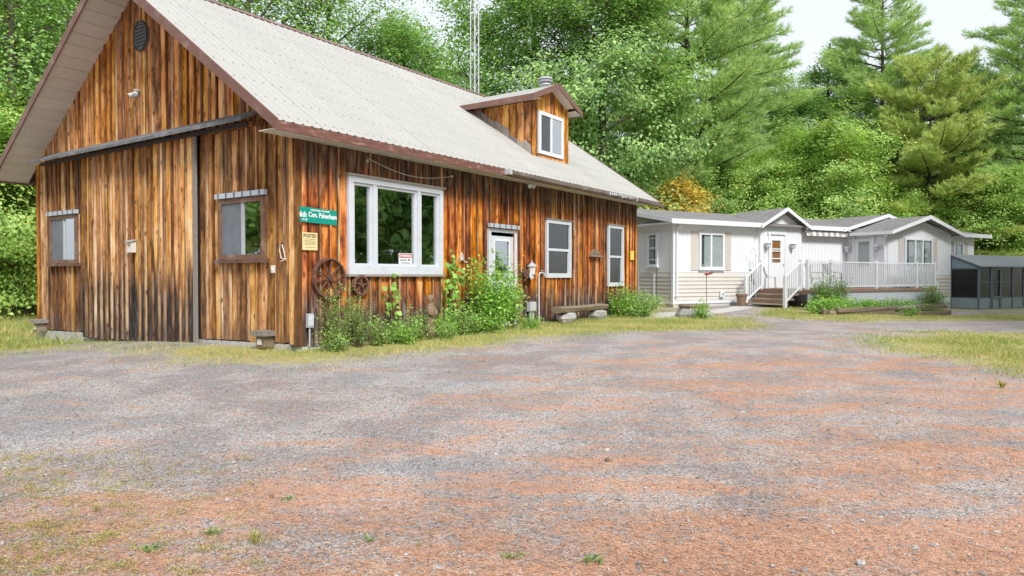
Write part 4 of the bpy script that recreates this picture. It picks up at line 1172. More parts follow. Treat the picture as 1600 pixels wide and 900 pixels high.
# main body
body = MB().box(0.0, HL, 0.0, HD, 0.12, HE + .02)
body.prism([(0, 0, HE + .021), (0, HD, HE + .021), (0, HD / 2, HE + HS * HD / 2 - .04)], (HL, 0, 0))
hw = body.build('wall', M['siding'], house)
MB().box(-.02, HL + .02, -.02, HD, -0.4, 0.119).build('foundation', M['concrete'], hw)
ribbed('x', 0.05, 9.74, -.001, 1.28, HE, -1, M['siding'], 'siding', hw)
ribbed('x', 14.23, HL - .05, -.001, 1.28, HE, -1, M['siding'], 'siding', hw)
ribbed('y', 0.05, HD, -.001, 1.28, HE, -1, M['siding'], 'siding', hw)
laps('x', 0.04, 4.3, -.001, 0.25, 1.26, -1, hw, 7)
laps('y', 0.04, HD, -.001, 0.25, 1.26, -1, hw, 7)
MB().box(-.045, 4.3, -.045, -.0005, 0.125, 0.24).build('base_trim', M['white'], hw)
MB().box(-.045, -.0005, -.0004, HD, 0.125, 0.24).build('base_trim', M['white'], hw)
MB().box(-.05, 0.04, -.052, .06, 0.1, HE - .02).build('corner_post', M['white'], hw)
for yy in (1.0, 1.9): MB().box(-.055, -.036, yy, yy + .05, 0.24, 1.27).build('batten_strip', M['white'], hw)

# roofs
def gable_roof(parent, ridge_axis, a0, a1, c, half, ze, zr, th=.09, over=0.0, mat=None):
    """two slabs; ridge along axis from a0 to a1, centred on c, reaching half to each side"""
    r = None
    for s_ in (-1, 1):
        e = c + s_ * half
        if ridge_axis == 'x': t = [(a0, c, zr), (a0, e, ze), (a1, e, ze), (a1, c, zr)]
        else: t = [(c, a0, zr), (e, a0, ze), (e, a1, ze), (c, a1, zr)]
        v1 = Vector(t[1]) - Vector(t[0]); v2 = Vector(t[2]) - Vector(t[0])
        if v1.cross(v2).z < 0: t = t[::-1]
        MB().prism([tuple(Vector(p) - Vector((0, 0, th))) for p in t], (0, 0, th)).build('roof', mat or M['shingle'], parent)
OHh = 0.34
gable_roof(house, 'x', -0.36, HL + .9, HD / 2, HD / 2 + OHh, HE + .10 - HS * OHh, HE + .10 + HS * HD / 2)
# white eave boards and soffits of the main roof
zE = HE + .10 - HS * OHh
for (x0, x1) in ((-0.38, 4.35), (6.75, 9.55), (14.3, HL + .92)):
    MB().box(x0, x1, -OHh - .03, -OHh - .001, zE - .16, zE + .015).build('eave_gutter', M['white'], house)
    MB().box(x0 + .01, x1 - .01, -OHh, -.016, zE - .13, zE - .115).build('eave_soffit', M['white'], house)
for s_ in (0, 1):
    y0, y1 = (-OHh - .02, HD / 2) if s_ == 0 else (HD + OHh + .02, HD / 2)
    MB().prism([(-.395, y0, zE - .14), (-.395, y0, zE + .02), (-.395, y1, HE + .12 + HS * HD / 2), (-.395, y1, HE - .04 + HS * HD / 2)], (.03, 0, 0)).build('rake_board', M['white'], house)
MB().box(-.36, -.016, -OHh, 3.8, zE - .135, zE - .10).build('end_return', M['white'], house)
MB().prism([(-.02, -.1, HE + .03), (-.02, HD + .1, HE + .03), (-.02, HD / 2, HE + HS * HD / 2 - .01)], (.015, 0, 0)).build('gable_panel', M['skirting'], hw)
MB().tube([(0.12, -OHh - .02, zE - .1), (0.12, -.2, zE - .28), (0.12, -.06, zE - .36), (0.12, -.06, 0.45), (.02, -.13, 0.4)], 0.045, 6).build('downspout', M['white'], house)
MB().lathe((1.1, 4.6, 0), [(.16, 3.7), (.16, 4.2), (.2, 4.2), (.2, 4.28)], 10).build('roof_vent', M['dark_metal'], house)

def hwindow(o, y, parent, cols, label, axis='x', sh=None, curtains=True):
    """window box set proud of the wall: frame, bars, curtains, panes, optional shutters"""
    a, b, lo, hi = o; w = .07
    def bx(x0, x1, d0, d1, z0, z1):
        m = MB()
        return m.box(x0, x1, y - d1, y - d0, z0, z1) if axis == 'x' else m.box(y - d1, y - d0, x0, x1, z0, z1)
    fr = bx(a, b, .0155, .02, lo, hi).build('window', M['house_dim'], parent); fr['label'] = label
    for t in ((a - .02, a + w, lo, hi), (b - w, b + .02, lo, hi)): bx(t[0], t[1], .0205, .09, t[2], t[3]).build('frame', M['white'], fr)
    bx(a + w, b - w, .0205, .09, hi - w, hi).build('frame', M['white'], fr); bx(a - .04, b + .04, .0205, .11, lo - .05, lo).build('sill', M['white'], fr)
    bx(a + w, b - w, .0205, .09, lo + .0005, lo + w).build('frame', M['white'], fr)
    for c in cols: bx(c - .04, c + .04, .0206, .085, lo + w, hi - w).build('mullion', M['white'], fr)
    if curtains:
        ed = [a + w] + list(cols) + [b - w]
        for i in range(len(ed) - 1):
            wd = (ed[i + 1] - ed[i]) * .55
            if i % 2 == 0: bx(ed[i + 1] - wd - .03, ed[i + 1] - .03, .022, .03, lo + w, hi - w).build('curtain', M['curtain'], fr)
            else: bx(ed[i] + .03, ed[i + 1] - .01, .022, .03, lo + w, hi - w).build('curtain', M['curtain'], fr)
    bx(a + w, b - w, .045, .05, lo + w, hi - w).build('pane', M['house_glass'], fr)
    if sh:
        for (p, q) in sh:
            s2 = bx(p, q, .0155, .04, lo - .06, hi + .04).build('shutter', M['shutter'], fr)
    return fr
hwindow((1.22, 2.46, 1.42, 2.76), 0, hw, [1.80], 'two-pane window with beige shutters on both sides', sh=[(.83, 1.16), (2.54, 2.87)])
e_w = hwindow((0.82, 1.36, 1.52, 2.76), 0, hw, [], 'narrow barred window in the end wall', axis='y')
hwindow((17.75, 18.55, 1.7, 2.76), 0, hw, [], 'small shuttered window above the screen room', sh=[(17.4, 17.68), (18.62, 18.98)])
for zz in (1.75, 2.15, 2.2, 2.55): MB().box(-.10, -.0905, .9, 1.28, zz, zz + .03).build('muntin', M['white'], e_w)

# entry gable with its door
eg = MB().box(4.35, 6.75, -.12, -.002, 0.3, HE + .0)
eg.prism([(4.35, -.12, HE + .001), (6.75, -.12, HE + .001), (5.55, -.12, HE + .58)], (0, .11, 0))
eg = eg.build('entry_gable', M['siding'], house)
gable_roof(eg, 'y', -.42, 2.2, 5.55, 1.42, HE - .02, HE + .70, .07)
for s_ in (-1, 1):
    e = 5.55 + s_ * 1.46
    MB().prism([(5.55, -.45, HE + .72), (e, -.45, HE - .03), (e, -.45, HE - .16), (5.55, -.45, HE + .57)], (0, .028, 0)).build('rake_board', M['white'], eg)
ribbed('x', 4.38, 6.72, -.121, 0.5, HE, -1, M['siding'], 'siding', eg)
hd = MB()
hd.box(4.86, 5.68, -.18, -.1355, .68, 1.68); hd.box(4.86, 5.68, -.18, -.1355, 2.56, 2.70); hd.box(4.86, 4.96, -.18, -.1355, 1.68, 2.56); hd.box(5.44, 5.68, -.18, -.1355, 1.68, 2.56)
hd = hd.build('door', M['white'], eg)
MB().box(4.96, 5.44, -.15, -.136, 1.68, 2.56).build('curtain', M['warm_blind'], hd)
MB().box(4.96, 5.44, -.162, -.157, 1.68, 2.56).build('pane', M['house_glass'], hd)
for zz in (1.82, 2.12, 2.2): MB().box(4.96, 5.44, -.185, -.163, zz, zz + .045).build('glazing_bar', M['white'], hd)
for (p, q, z0, z1) in ((4.76, 4.855, .67, 2.8), (5.685, 5.78, .67, 2.8), (4.72, 5.82, 2.8, 2.88)): MB().box(p, q, -.20, -.1356, z0, z1).build('casing', M['white'], hd)
MB().tube([(5.6, -.18, 1.62), (5.6, -.24, 1.62)], .03, 8).build('knob', M['galv'], hd)

def sconce(x, y, z, rz_, label):
    p = hp(x, y, z); s = empty('wall_lamp', p, HRZ + rz_, label, 'lamp', 'white wall lamps on the house')
    MB().box(-.06, .06, -.03, 0, -.12, .1).build('plate', M['white'], s)
    MB().lathe((0, -.14, 0), [(.05, -.17), (.08, -.14), (.11, .02), (.10, .02)], 8).build('globe', M['white_old'], s)
    MB().lathe((0, -.14, 0), [(.14, .021), (.12, .06), (.03, .12), (.01, .15)], 8).build('hood', M['white'], s)
    MB().tube([(0, -.02, .06), (0, -.08, .1), (0, -.14, .1)], .014, 6).build('arm', M['white'], s)
sconce(4.62, -.135, 2.42, 0, 'white wall lamp left of the entry gable door')
sconce(6.08, -.135, 2.42, 0, 'white wall lamp right of the entry gable door')

# retractable awning, folded, under the eave
aw = MB().box(6.80, 9.62, -.20, -.016, 2.93, 3.02).build('awning', M['beige_metal'], house)
n = 30
for i in range(n):
    x0 = 6.86 + i * (2.74 / n); x1 = x0 + 2.74 / n
    c = (x0 + x1) / 2
    MB().hexa([(x0, -.30, 2.79 + .02 * (i % 2)), (x1, -.30, 2.81 - .02 * (i % 2)), (x1, -.285, 2.80), (x0, -.285, 2.80), (x0, -.285, 3.0), (x1, -.285, 3.0), (x1, -.205, 3.01), (x0, -.205, 3.01)]).build('valance_stripe', M['awning'] if (i // 2) % 2 == 0 else M['awning_grey'], aw)

# gable over the far part and the projecting wing
gable_roof(house, 'y', -.38, 3.6, 12.1, 3.0, HE - .02, HE + .72, .07)
for s_ in (-1, 1):
    e = 12.1 + s_ * 3.04
    MB().prism([(12.1, -.41, HE + .74), (e, -.41, HE - .02), (e, -.41, HE - .15), (12.1, -.41, HE + .58)], (0, .028, 0)).build('rake_board', M['white'], house)
MB().prism([(9.2, -.02, HE - .0), (15.0, -.02, HE), (12.1, -.02, HE + .66)], (0, .015, 0)).build('gable_panel', M['skirting'], house)
WX0, WX1, WY, WE = 9.74, 14.22, -1.9, 2.99
wg = MB().box(WX0, WX1, WY, -.02, 0.0, WE)
wg.prism([(WX0, WY, WE + .001), (WX1, WY, WE + .001), ((WX0 + WX1) / 2, WY, WE + .52)], (0, 1.85, 0))
wing = wg.build('wing', M['siding'], house)
MB().box(WX0 - .01, WX1 + .02, WY - .02, -.03, -.55, -.001).build('foundation', M['concrete'], wing)
ribbed('x', WX0 + .04, WX1 - .04, WY - .001, 1.2, WE, -1, M['siding'], 'siding', wing)
laps('x', WX0 + .04, WX1 - .04, WY - .001, 0.28, 1.19, -1, wing, 6)
ribbed('y', WY + .04, -.05, WX0 - .001, 0.7, WE, -1, M['siding'], 'siding', wing)
WC = (WX0 + WX1) / 2
gable_roof(wing, 'y', WY - .4, 1.2, WC, 2.56, WE - .03, WE + .68, .07)
for s_ in (-1, 1):
    e = WC + s_ * 2.60
    MB().prism([(WC, WY - .43, WE + .70), (e, WY - .43, WE - .03), (e, WY - .43, WE - .16), (WC, WY - .43, WE + .54)], (0, .028, 0)).build('rake_board', M['white'], wing)
    MB().box(min(e, e + s_ * -.03), max(e, e + s_ * -.03), WY - .4, -.4, WE - .15, WE - .02).build('eave_gutter', M['white'], wing)
MB().tube([(WX0 - .33, WY - .2, WE - .1), (WX0 - .1, WY + .05, WE - .3), (WX0 - .05, WY + .1, WE - .4), (WX0 - .05, WY + .1, .8)], .045, 6).build('downspout', M['white'], wing)
hwindow((10.80, 12.72, 1.46, 2.72), WY, wing, [11.5, 12.02], 'three-light front window with beige shutters', sh=[(10.42, 10.72), (12.80, 13.14)])
# wing side door
sd = MB()
def sdb(y0, y1, z0, z1, x0=-.06, x1=-.016): return (WX0 + x0, WX0 + x1, y0, y1, z0, z1)
for t in ((-1.24, -.46, .68, 1.55), (-1.24, -.46, 2.6, 2.72), (-1.24, -1.13, 1.55, 2.6), (-.62, -.46, 1.55, 2.6)): sd.box(*sdb(*t))
sd = sd.build('door', M['white'], wing); sd['label'] = 'white glazed door onto the deck'
MB().box(*sdb(-1.13, -.62, 1.55, 2.6, -.03, -.017)).build('blind', M['curtain'], sd)
MB().box(*sdb(-1.13, -.62, 1.55, 2.6, -.045, -.04)).build('pane', M['house_glass'], sd)
MB().box(*sdb(-1.34, -1.245, .68, 2.82, -.085, -.0165)).build('casing', M['white'], sd)
MB().box(*sdb(-.455, -.36, .68, 2.82, -.085, -.0165)).build('casing', M['white'], sd)
MB().tube([(WX0 - .06, -.54, 1.65), (WX0 - .11, -.54, 1.65), (WX0 - .12, -.6, 1.65)], .016, 6).build('handle', M['dark_metal'], sd)
sconce(WX0 - .015, -1.52, 2.36, -math.pi / 2, 'white wall lamp between deck door and wing corner')
sconce(WX0 - .015, -.17, 2.32, -math.pi / 2, 'white wall lamp in the corner by the awning')

# ------------------------------------------------------------------ deck with stairs
DXa, DXb, DYa, DZ = 4.0, 11.9, -2.62, 0.66
deck = empty('deck', hp(DXa, DYa, 0), HRZ, 'white railed wooden deck with brown steps in front of house', 'deck')
def dl(x, y, z): return (x - DXa, y - DYa, z)
nb = 17
pl = MB().box(0, DXb - DXa, 0, .138, 0, .035).mesh('plank', M['deck_wood'])
for i in range(nb):
    yy = i * .154
    if DYa + yy + .14 > -.15: break
    if DYa + yy + .14 > WY:
        o = MB().box(0, WX0 - DXa - .02, yy, yy + .138, DZ - .035, DZ).build('plank', M['deck_wood'], deck)
    else:
        o = link('plank', pl, deck); o.location = (0, yy, DZ - .035)
MB().box(0, DXb - DXa, -.03, -.002, DZ - .10, DZ - .036).build('rim_joist', M['deck_wood'], deck)
MB().box(-.03, -.002, -.03, 2.45, DZ - .17, DZ - .036).build('rim_joist', M['deck_wood'], deck)
sk = MB(); xs = np.arange(0.02, DXb - DXa, .16)
for x in xs: sk.box(x, x + .15, .02, .035, -.25, DZ - .105)
sk.build('deck_skirt', M['white_old'], deck)
RH = 1.0
bal = MB().box(-.016, .016, -.016, .016, 0, RH - .17).mesh('baluster', M['white'])
def rail_run(p0, p1, posts=True, skip_first=False):
    p0 = Vector(p0); p1 = Vector(p1); d = p1 - p0; n = max(1, round(d.xy.length / .115))
    up = Vector((0, 0, 1))
    MB().bar(p0 + up * RH, p1 + up * RH, .07, .05).build('handrail', M['white'], deck)
    MB().bar(p0 + up * .10, p1 + up * .10, .05, .05).build('bottom_rail', M['white'], deck)
    for i in range(1, n):
        o = link('baluster', bal, deck); o.location = p0 + d * i / n + up * .12
def rail_post(p, h=RH + .08, low=-.05):
    MB().box(p[0] - .05, p[0] + .05, p[1] - .05, p[1] + .05, p[2] + low, p[2] + h).build('post', M['white'], deck)
px_ = [0.05, 1.35, 4.0, 6.6, DXb - DXa - .05]
for x in px_: rail_post((x, .06, DZ))
for a, b in zip(px_, px_[1:]): rail_run((a + .05, .06, DZ), (b - .05, .06, DZ))
rail_run((DXb - DXa - .05, .11, DZ), (DXb - DXa - .05, .72, DZ))
# steps down towards the barn
for i in (1, 2, 3):
    zt = DZ - .175 * i
    MB().box(-.29 * i - .02, -.29 * (i - 1) - .003, .36, 2.10, zt - .04, zt).build('tread', M['tread'], deck)
    MB().box(-.29 * (i - 1) - .025, -.29 * (i - 1) - .005, .38, 2.08, zt + .001, zt + .134).build('dark_gap_board', M['carving'], deck)  # dark recessed board, coloured to stand in for the shaded gap between treads
for yy in (.32, 2.14):
    rail_post((-.82, yy, .10), 1.05, -.12)
    if yy > 1: rail_post((0.02, yy, DZ))
    rail_run((-.80, yy, DZ - .56), (-.0, yy, DZ))
rail_post((-.0, .32, DZ))
# side step at the far end
rail_post((DXb - DXa + .55, .3, -.1), 1.0, -.05)
MB().bar((DXb - DXa, .3, DZ + .55), (DXb - DXa + .55, .3, DZ + .1), .06, .05).build('handrail', M['white'], deck)
MB().box(DXb - DXa + .02, DXb - DXa + .4, .2, .75, DZ - .24, DZ - .2).build('tread', M['deck_wood'], deck)

# patio chairs on the deck
def patio_chair(x, y, rzd, label, mat):
    s = empty('patio_chair', hp(x, y, DZ), HRZ + R(rzd), label, 'chair', 'slatted chairs on the deck')
    for sx in (-.24, .24):
        MB().tube([(sx, -.24, 0), (sx, -.22, .42), (sx, .2, .40), (sx, .30, .95)], .016, 6).build('side_frame', mat, s)
        MB().tube([(sx, .24, 0), (sx, .2, .40)], .016, 6).build('rear_leg', mat, s)
        MB().tube([(sx, -.22, .42), (sx, -.22, .62), (sx, .22, .62)], .016, 6).build('armrest', mat, s)
    for i in range(6): MB().box(-.23, .23, -.21 + i * .072, -.155 + i * .072, .405, .42).build('seat_slat', mat, s)
    for i in range(5):
        x0 = -.2 + i * .09
        MB().hexa([(x0, .20, .44), (x0 + .045, .20, .44), (x0 + .045, .215, .44), (x0, .215, .44), (x0, .29, .95), (x0 + .045, .29, .95), (x0 + .045, .305, .95), (x0, .305, .95)]).build('back_slat', mat, s)
    MB().bar((-.24, .30, .95), (.24, .30, .95), .03).build('top_rail', mat, s)
patio_chair(5.5, -1.75, 20, 'brown slatted patio chair near the top of the steps', M['dark_chair'])
patio_chair(6.55, -1.7, -10, 'brown slatted patio chair under the awning', M['dark_chair'])
patio_chair(10.35, -2.26, -60, 'pale patio chair left under the wing window', M['white_old'])
patio_chair(11.15, -2.26, 60, 'pale patio chair right under the wing window', M['white_old'])

# bistro chair and plant hanger by the steps
s = empty('bistro_chair', hp(4.35, -.62, DZ), HRZ + R(35), 'thin dark metal chair beside the entry door', 'chair')
for (x, y) in ((-.17, -.17), (.17, -.17), (-.17, .17), (.17, .17)): MB().tube([(x * 1.15, y * 1.15, 0), (x, y, .44)], .01, 6).build('leg', M['dark_metal'], s)
MB().lathe((0, 0, .44), [(.20, 0), (.205, .015), (.19, .02)], 14).build('seat', M['grey_metal'], s)
MB().tube([(-.18, .1, .44), (-.2, .2, .62), (-.16, .24, .8), (0, .26, .86), (.16, .24, .8), (.2, .2, .62), (.18, .1, .44)], .011, 6).build('back_hoop', M['dark_metal'], s)
MB().tube([(0, .26, .86), (0, .18, .45)], .009, 5).build('back_bar', M['dark_metal'], s)
s = empty('scroll_hanger', hp(3.85, -.35, .3), HRZ, 'white double-scroll plant hanger behind the stair rail', 'hanger')
MB().tube([(0, 0, -.2), (0, 0, 1.55)], .014, 6).build('stake', M['white_old'], s)
MB().tube([(0, 0, 1.5), (-.03, 0, 1.85), (-.16, 0, 1.95), (-.24, 0, 1.84), (-.18, 0, 1.76)], .013, 6).build('scroll', M['white_old'], s)
MB().tube([(0, 0, 1.45), (.04, 0, 1.68), (.15, 0, 1.74), (.21, 0, 1.65), (.16, 0, 1.58)], .013, 6).build('scroll', M['white_old'], s)
s = empty('metal_heron', hp(3.62, -.42, .15), HRZ, 'dark metal garden bird against the stair rail', 'ornament')
MB().tube([(0, 0, 0), (0, 0, .62)], .012, 5).build('leg', M['dark_metal'], s)
MB().tube([(.14, 0, .62), (.05, 0, .74), (-.05, 0, .9), (-.04, 0, 1.1), (-.1, 0, 1.22)], [.02, .07, .045, .025, .03], 8).build('body', M['dark_metal'], s, True)
MB().tube([(-.1, 0, 1.22), (-.26, 0, 1.25)], [.025, .004], 6).build('beak', M['dark_metal'], s)
s = empty('flower_pot', hp(2.95, -.5, float(gz(*hp(2.95, -.5)[:2]))), HRZ, 'brown tapered pot at the foot of the steps', 'pot')
MB().lathe((0, 0, 0), [(.13, 0), (.19, .4), (.22, .4), (.22, .46), (.18, .46), (.16, .4)], 14).build('pot', M['terracotta'], s)
MB().lathe((0, 0, 0), [(.16, .39), (.02, .42)], 12).build('soil', M['ink'], s)
s = empty('hose_bib', hp(2.35, -.05, .45), HRZ, 'white outdoor tap and box on the beige skirting', 'tap')
MB().box(-.1, .1, -.06, 0, -.1, .12).build('box', M['white'], s)
MB().tube([(0, -.06, 0), (0, -.13, 0), (0, -.15, -.05)], .02, 6).build('spout', M['galv'], s)
MB().tube([(-.04, -.1, .04), (.04, -.1, .04)], .015, 6).build('tap_handle', M['dark_metal'], s)

# ------------------------------------------------------------------ screen room
sr = empty('screen_room', hp(WX1 + .02, WY - 1.15, -.3), HRZ, 'slate blue lean-to screen room at the right end of the house', 'screen room')
sr['kind'] = 'thing'
SD, SH0, SH1, SLEN = 1.15, 1.87, 2.30, 6.0
def post(x, y, h, w=.07): MB().box(x - w / 2, x + w / 2, y - w / 2, y + w / 2, 0, h).build('post', M['room_frame'], sr)
post(0, 0, SH0); post(0, SD, SH1)
xs = [0, .92, 1.72, 2.65, 3.6, 4.55, 5.5]
for x in xs[1:]: post(x, 0, SH0)
MB().bar((0, 0, SH0), (SLEN, 0, SH0), .09, .09).build('top_beam', M['room_frame'], sr)
MB().bar((0, 0, .03), (SLEN, 0, .03), .08, .06).build('sill_beam', M['room_frame'], sr)
MB().bar((0, 0, .03), (0, SD, .03), .08, .06).build('sill_beam', M['room_frame'], sr)
MB().bar((0, .05, SH0), (0, SD, SH1), .08, .09).build('rafter', M['room_frame'], sr)
MB().bar((0, 0, SH0 - .1), (0, SD, SH0 - .1), .06, .06).build('side_rail', M['room_frame'], sr)
MB().box(-.012, .012, .04, SD - .04, .06, .50).build('kick_panel', M['room_panel'], sr)
MB().prism([(-.012, .04, SH0 - .07), (-.012, SD - .04, SH0 - .07), (-.012, SD - .04, SH1 - .05)], (.024, 0, 0)).build('gable_panel', M['room_panel'], sr)
MB().box(-.006, .006, .035, SD - .035, .53, SH0 - .13).build('screen', M['room_screen'], sr)
MB().bar((0, .03, .515), (0, SD - .03, .515), .05, .03).build('rail', M['room_frame'], sr)
for a, b in zip(xs, xs[1:]):
    MB().box(a + .035, b - .035, -.012, .012, .06, .50).build('kick_panel', M['room_panel'], sr)
    MB().box(a + .035, b - .035, -.006, .006, .53, SH0 - .045).build('screen', M['room_screen'], sr)
    MB().box(a + .035, b - .035, -.025, .025, .501, .53).build('rail', M['room_frame'], sr)
    MB().box(a + .035, b - .035, -.02, .02, 1.18, 1.21).build('mid_rail', M['room_frame'], sr)
dr_ = MB().box(.98, 1.04, -.05, -.028, .06, SH0 - .06); dr_.box(1.60, 1.66, -.05, -.028, .06, SH0 - .06); dr_.box(1.04, 1.60, -.05, -.028, 1.72, SH0 - .06); dr_.box(1.04, 1.60, -.05, -.028, .50, .58)
dr_.build('door_frame', M['room_frame'], sr)
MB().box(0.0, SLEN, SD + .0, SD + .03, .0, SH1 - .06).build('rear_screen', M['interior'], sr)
n = 20
rp = MB().hexa([(0, -.14, SH0 + .02 - .14 * .374), (.29, -.14, SH0 + .02 - .14 * .374), (.29, SD + .02, SH1 + .07), (0, SD + .02, SH1 + .07), (0, -.14, SH0 + .05 - .14 * .374), (.29, -.14, SH0 + .05 - .14 * .374), (.29, SD + .02, SH1 + .10), (0, SD + .02, SH1 + .10)]).mesh('roof_panel', M['room_roof'])
for i in range(n):
    o = link('roof_panel', rp, sr); o.location = (-.08 + i * .305, 0, 0)

# ------------------------------------------------------------------ yard things
def timber(p, q, z, h, w, label):
    x0, y0 = p; x1, y1 = q
    a = math.atan2(y1 - y0, x1 - x0); ln = math.hypot(x1 - x0, y1 - y0)
    base = float(gz((x0 + x1) / 2, (y0 + y1) / 2)) + z
    s = empty('bed_timber', (x0, y0, base), a, label, 'timber', 'timbers edging the flower bed')
    m = MB(); n = 9
    for i in range(n):
        x = ln * i / (n - 1)
        for (dy, dz) in ((-w / 2, .01), (-w / 2 - .01, h * .5), (-w / 2 + .02, h), (w / 2 - .02, h), (w / 2, .01)):
            m.v.append((x, dy + random.uniform(-.015, .015), dz + random.uniform(-.012, .012)))
    for i in range(n - 1):
        for j in range(5):
            a_ = i * 5 + j; b_ = i * 5 + (j + 1) % 5
            m.f.append((a_, a_ + 5, b_ + 5, b_))
    m.f.append((0, 1, 2, 3, 4)); m.f.append(tuple((n - 1) * 5 + j for j in (4, 3, 2, 1, 0)))
    m.build('log', M['log'], s)
    if ln > 1.5:
        for x in (ln * .2, ln * .8): MB().tube([(x, 0, h - .01), (x, 0, h + .012)], .015, 6).build('spike', M['rust'], s)
tl, tr_ = gp(1292, 492), gp(1482, 494); tm_ = ((tl[0] + tr_[0]) / 2, (tl[1] + tr_[1]) / 2); tb = gp(1262, 484)
timber(tl, tm_, -.02, .16, .2, 'weathered lower bed timber nearer the steps')
timber(tm_, tr_, -.02, .16, .2, 'weathered lower bed timber nearer the screen room')
timber((tl[0] + .3, tl[1] + .05), (tr_[0] - .1, tr_[1] + .05), .13, .13, .17, 'long weathered upper timber along the flower bed')
timber(tb, tl, -.02, .17, .2, 'short angled timber at the corner of the flower bed')
rx_, ry_ = gp(1084, 495)
s = empty('stone_planter', (rx_, ry_, float(gz(rx_, ry_))), .2, 'squat grey stone stump planter beside the gravel path', 'planter')
MB().lathe((0, 0, 0), [(.50, -.05), (.52, .08), (.46, .18), (.40, .26), (.36, .27)], 11).build('base', M['rock'], s)
MB().lathe((0, 0, .27), [(.42, 0), (.44, .04), (.40, .09), (.1, .1)], 11).build('top_slab', M['log'], s)
hx, hy = gp(1104, 483)
s = empty('feeder_pole', (hx, hy, float(gz(hx, hy))), 0, 'thin rusty pole carrying a red bird feeder near the planter', 'feeder')
PH = 1.25
MB().tube([(0, 0, -.05), (-.01, 0, PH)], .012, 6).build('pole', M['rust'], s)
MB().tube([(-.01, 0, PH - .02), (-.12, 0, PH + .1), (-.16, 0, PH + .25), (-.1, 0, PH + .32)], .009, 5).build('arm', M['galv'], s)
MB().tube([(-.01, 0, PH - .02), (.14, 0, PH + .12), (.2, 0, PH + .24), (.14, 0, PH + .3)], .009, 5).build('arm', M['galv'], s)
MB().lathe((.02, 0, PH - .03), [(.03, -.04), (.11, -.01), (.12, .02), (.05, .05)], 10).build('feeder', M['red_plastic'], s)
MB().tube([(.1, 0, PH), (.26, .03, PH + .02)], [.05, .01], 7).build('perch', M['rust'], s)
kx, ky = gp(1026, 484)
s = empty('shepherd_stake', (kx, ky, float(gz(kx, ky))), 0, 'thin dark garden stake by the house end wall', 'stake')
MB().tube([(0, 0, -.05), (0, 0, 1.32), (.03, 0, 1.38), (.06, 0, 1.34)], .014, 6).build('rod', M['dark_metal'], s)
MB().tube([(-.06, 0, .12), (.06, 0, .12)], .01, 5).build('foot_bar', M['dark_metal'], s)
#PART4
# ------------------------------------------------------------------ plants
def unit(v): return v / np.maximum(np.linalg.norm(v, axis=-1, keepdims=True), 1e-9)
def leaf_verts(c, r, size, up=0.8, droop=0.25, aspect=0.62, out=None):
    """kite-shaped folded leaves at centres c, random headings; returns (4n,3)"""
    n = len(c)
    nrm = r.normal(0, .75, (n, 3)); nrm[:, 2] = np.abs(nrm[:, 2]) + up * 1.3
    if out is not None: nrm += out * 1.1
    nrm = unit(nrm)
    d = r.normal(0, 1, (n, 3)); d[:, 2] -= droop
    d = unit(d - nrm * np.sum(d * nrm, 1, keepdims=True))
    sd = np.cross(nrm, d)
    s = (size * r.uniform(0.65, 1.35, n))[:, None]
    v = np.empty((n, 4, 3), np.float32)
    v[:, 0] = c - d * s * .5
    v[:, 1] = c + sd * s * aspect * .5 + nrm * s * .08 + d * s * .05
    v[:, 2] = c + d * s * .5 - nrm * s * .06
    v[:, 3] = c - sd * s * aspect * .5 + nrm * s * .08 + d * s * .05
    return v.reshape(-1, 3)

def tube_np(vs, fs, pts, rad, n=5):
    m = MB(); m.tube(pts, rad, n, False)
    o = len(vs); vs += m.v; fs += [tuple(i + o for i in f) for f in m.f]

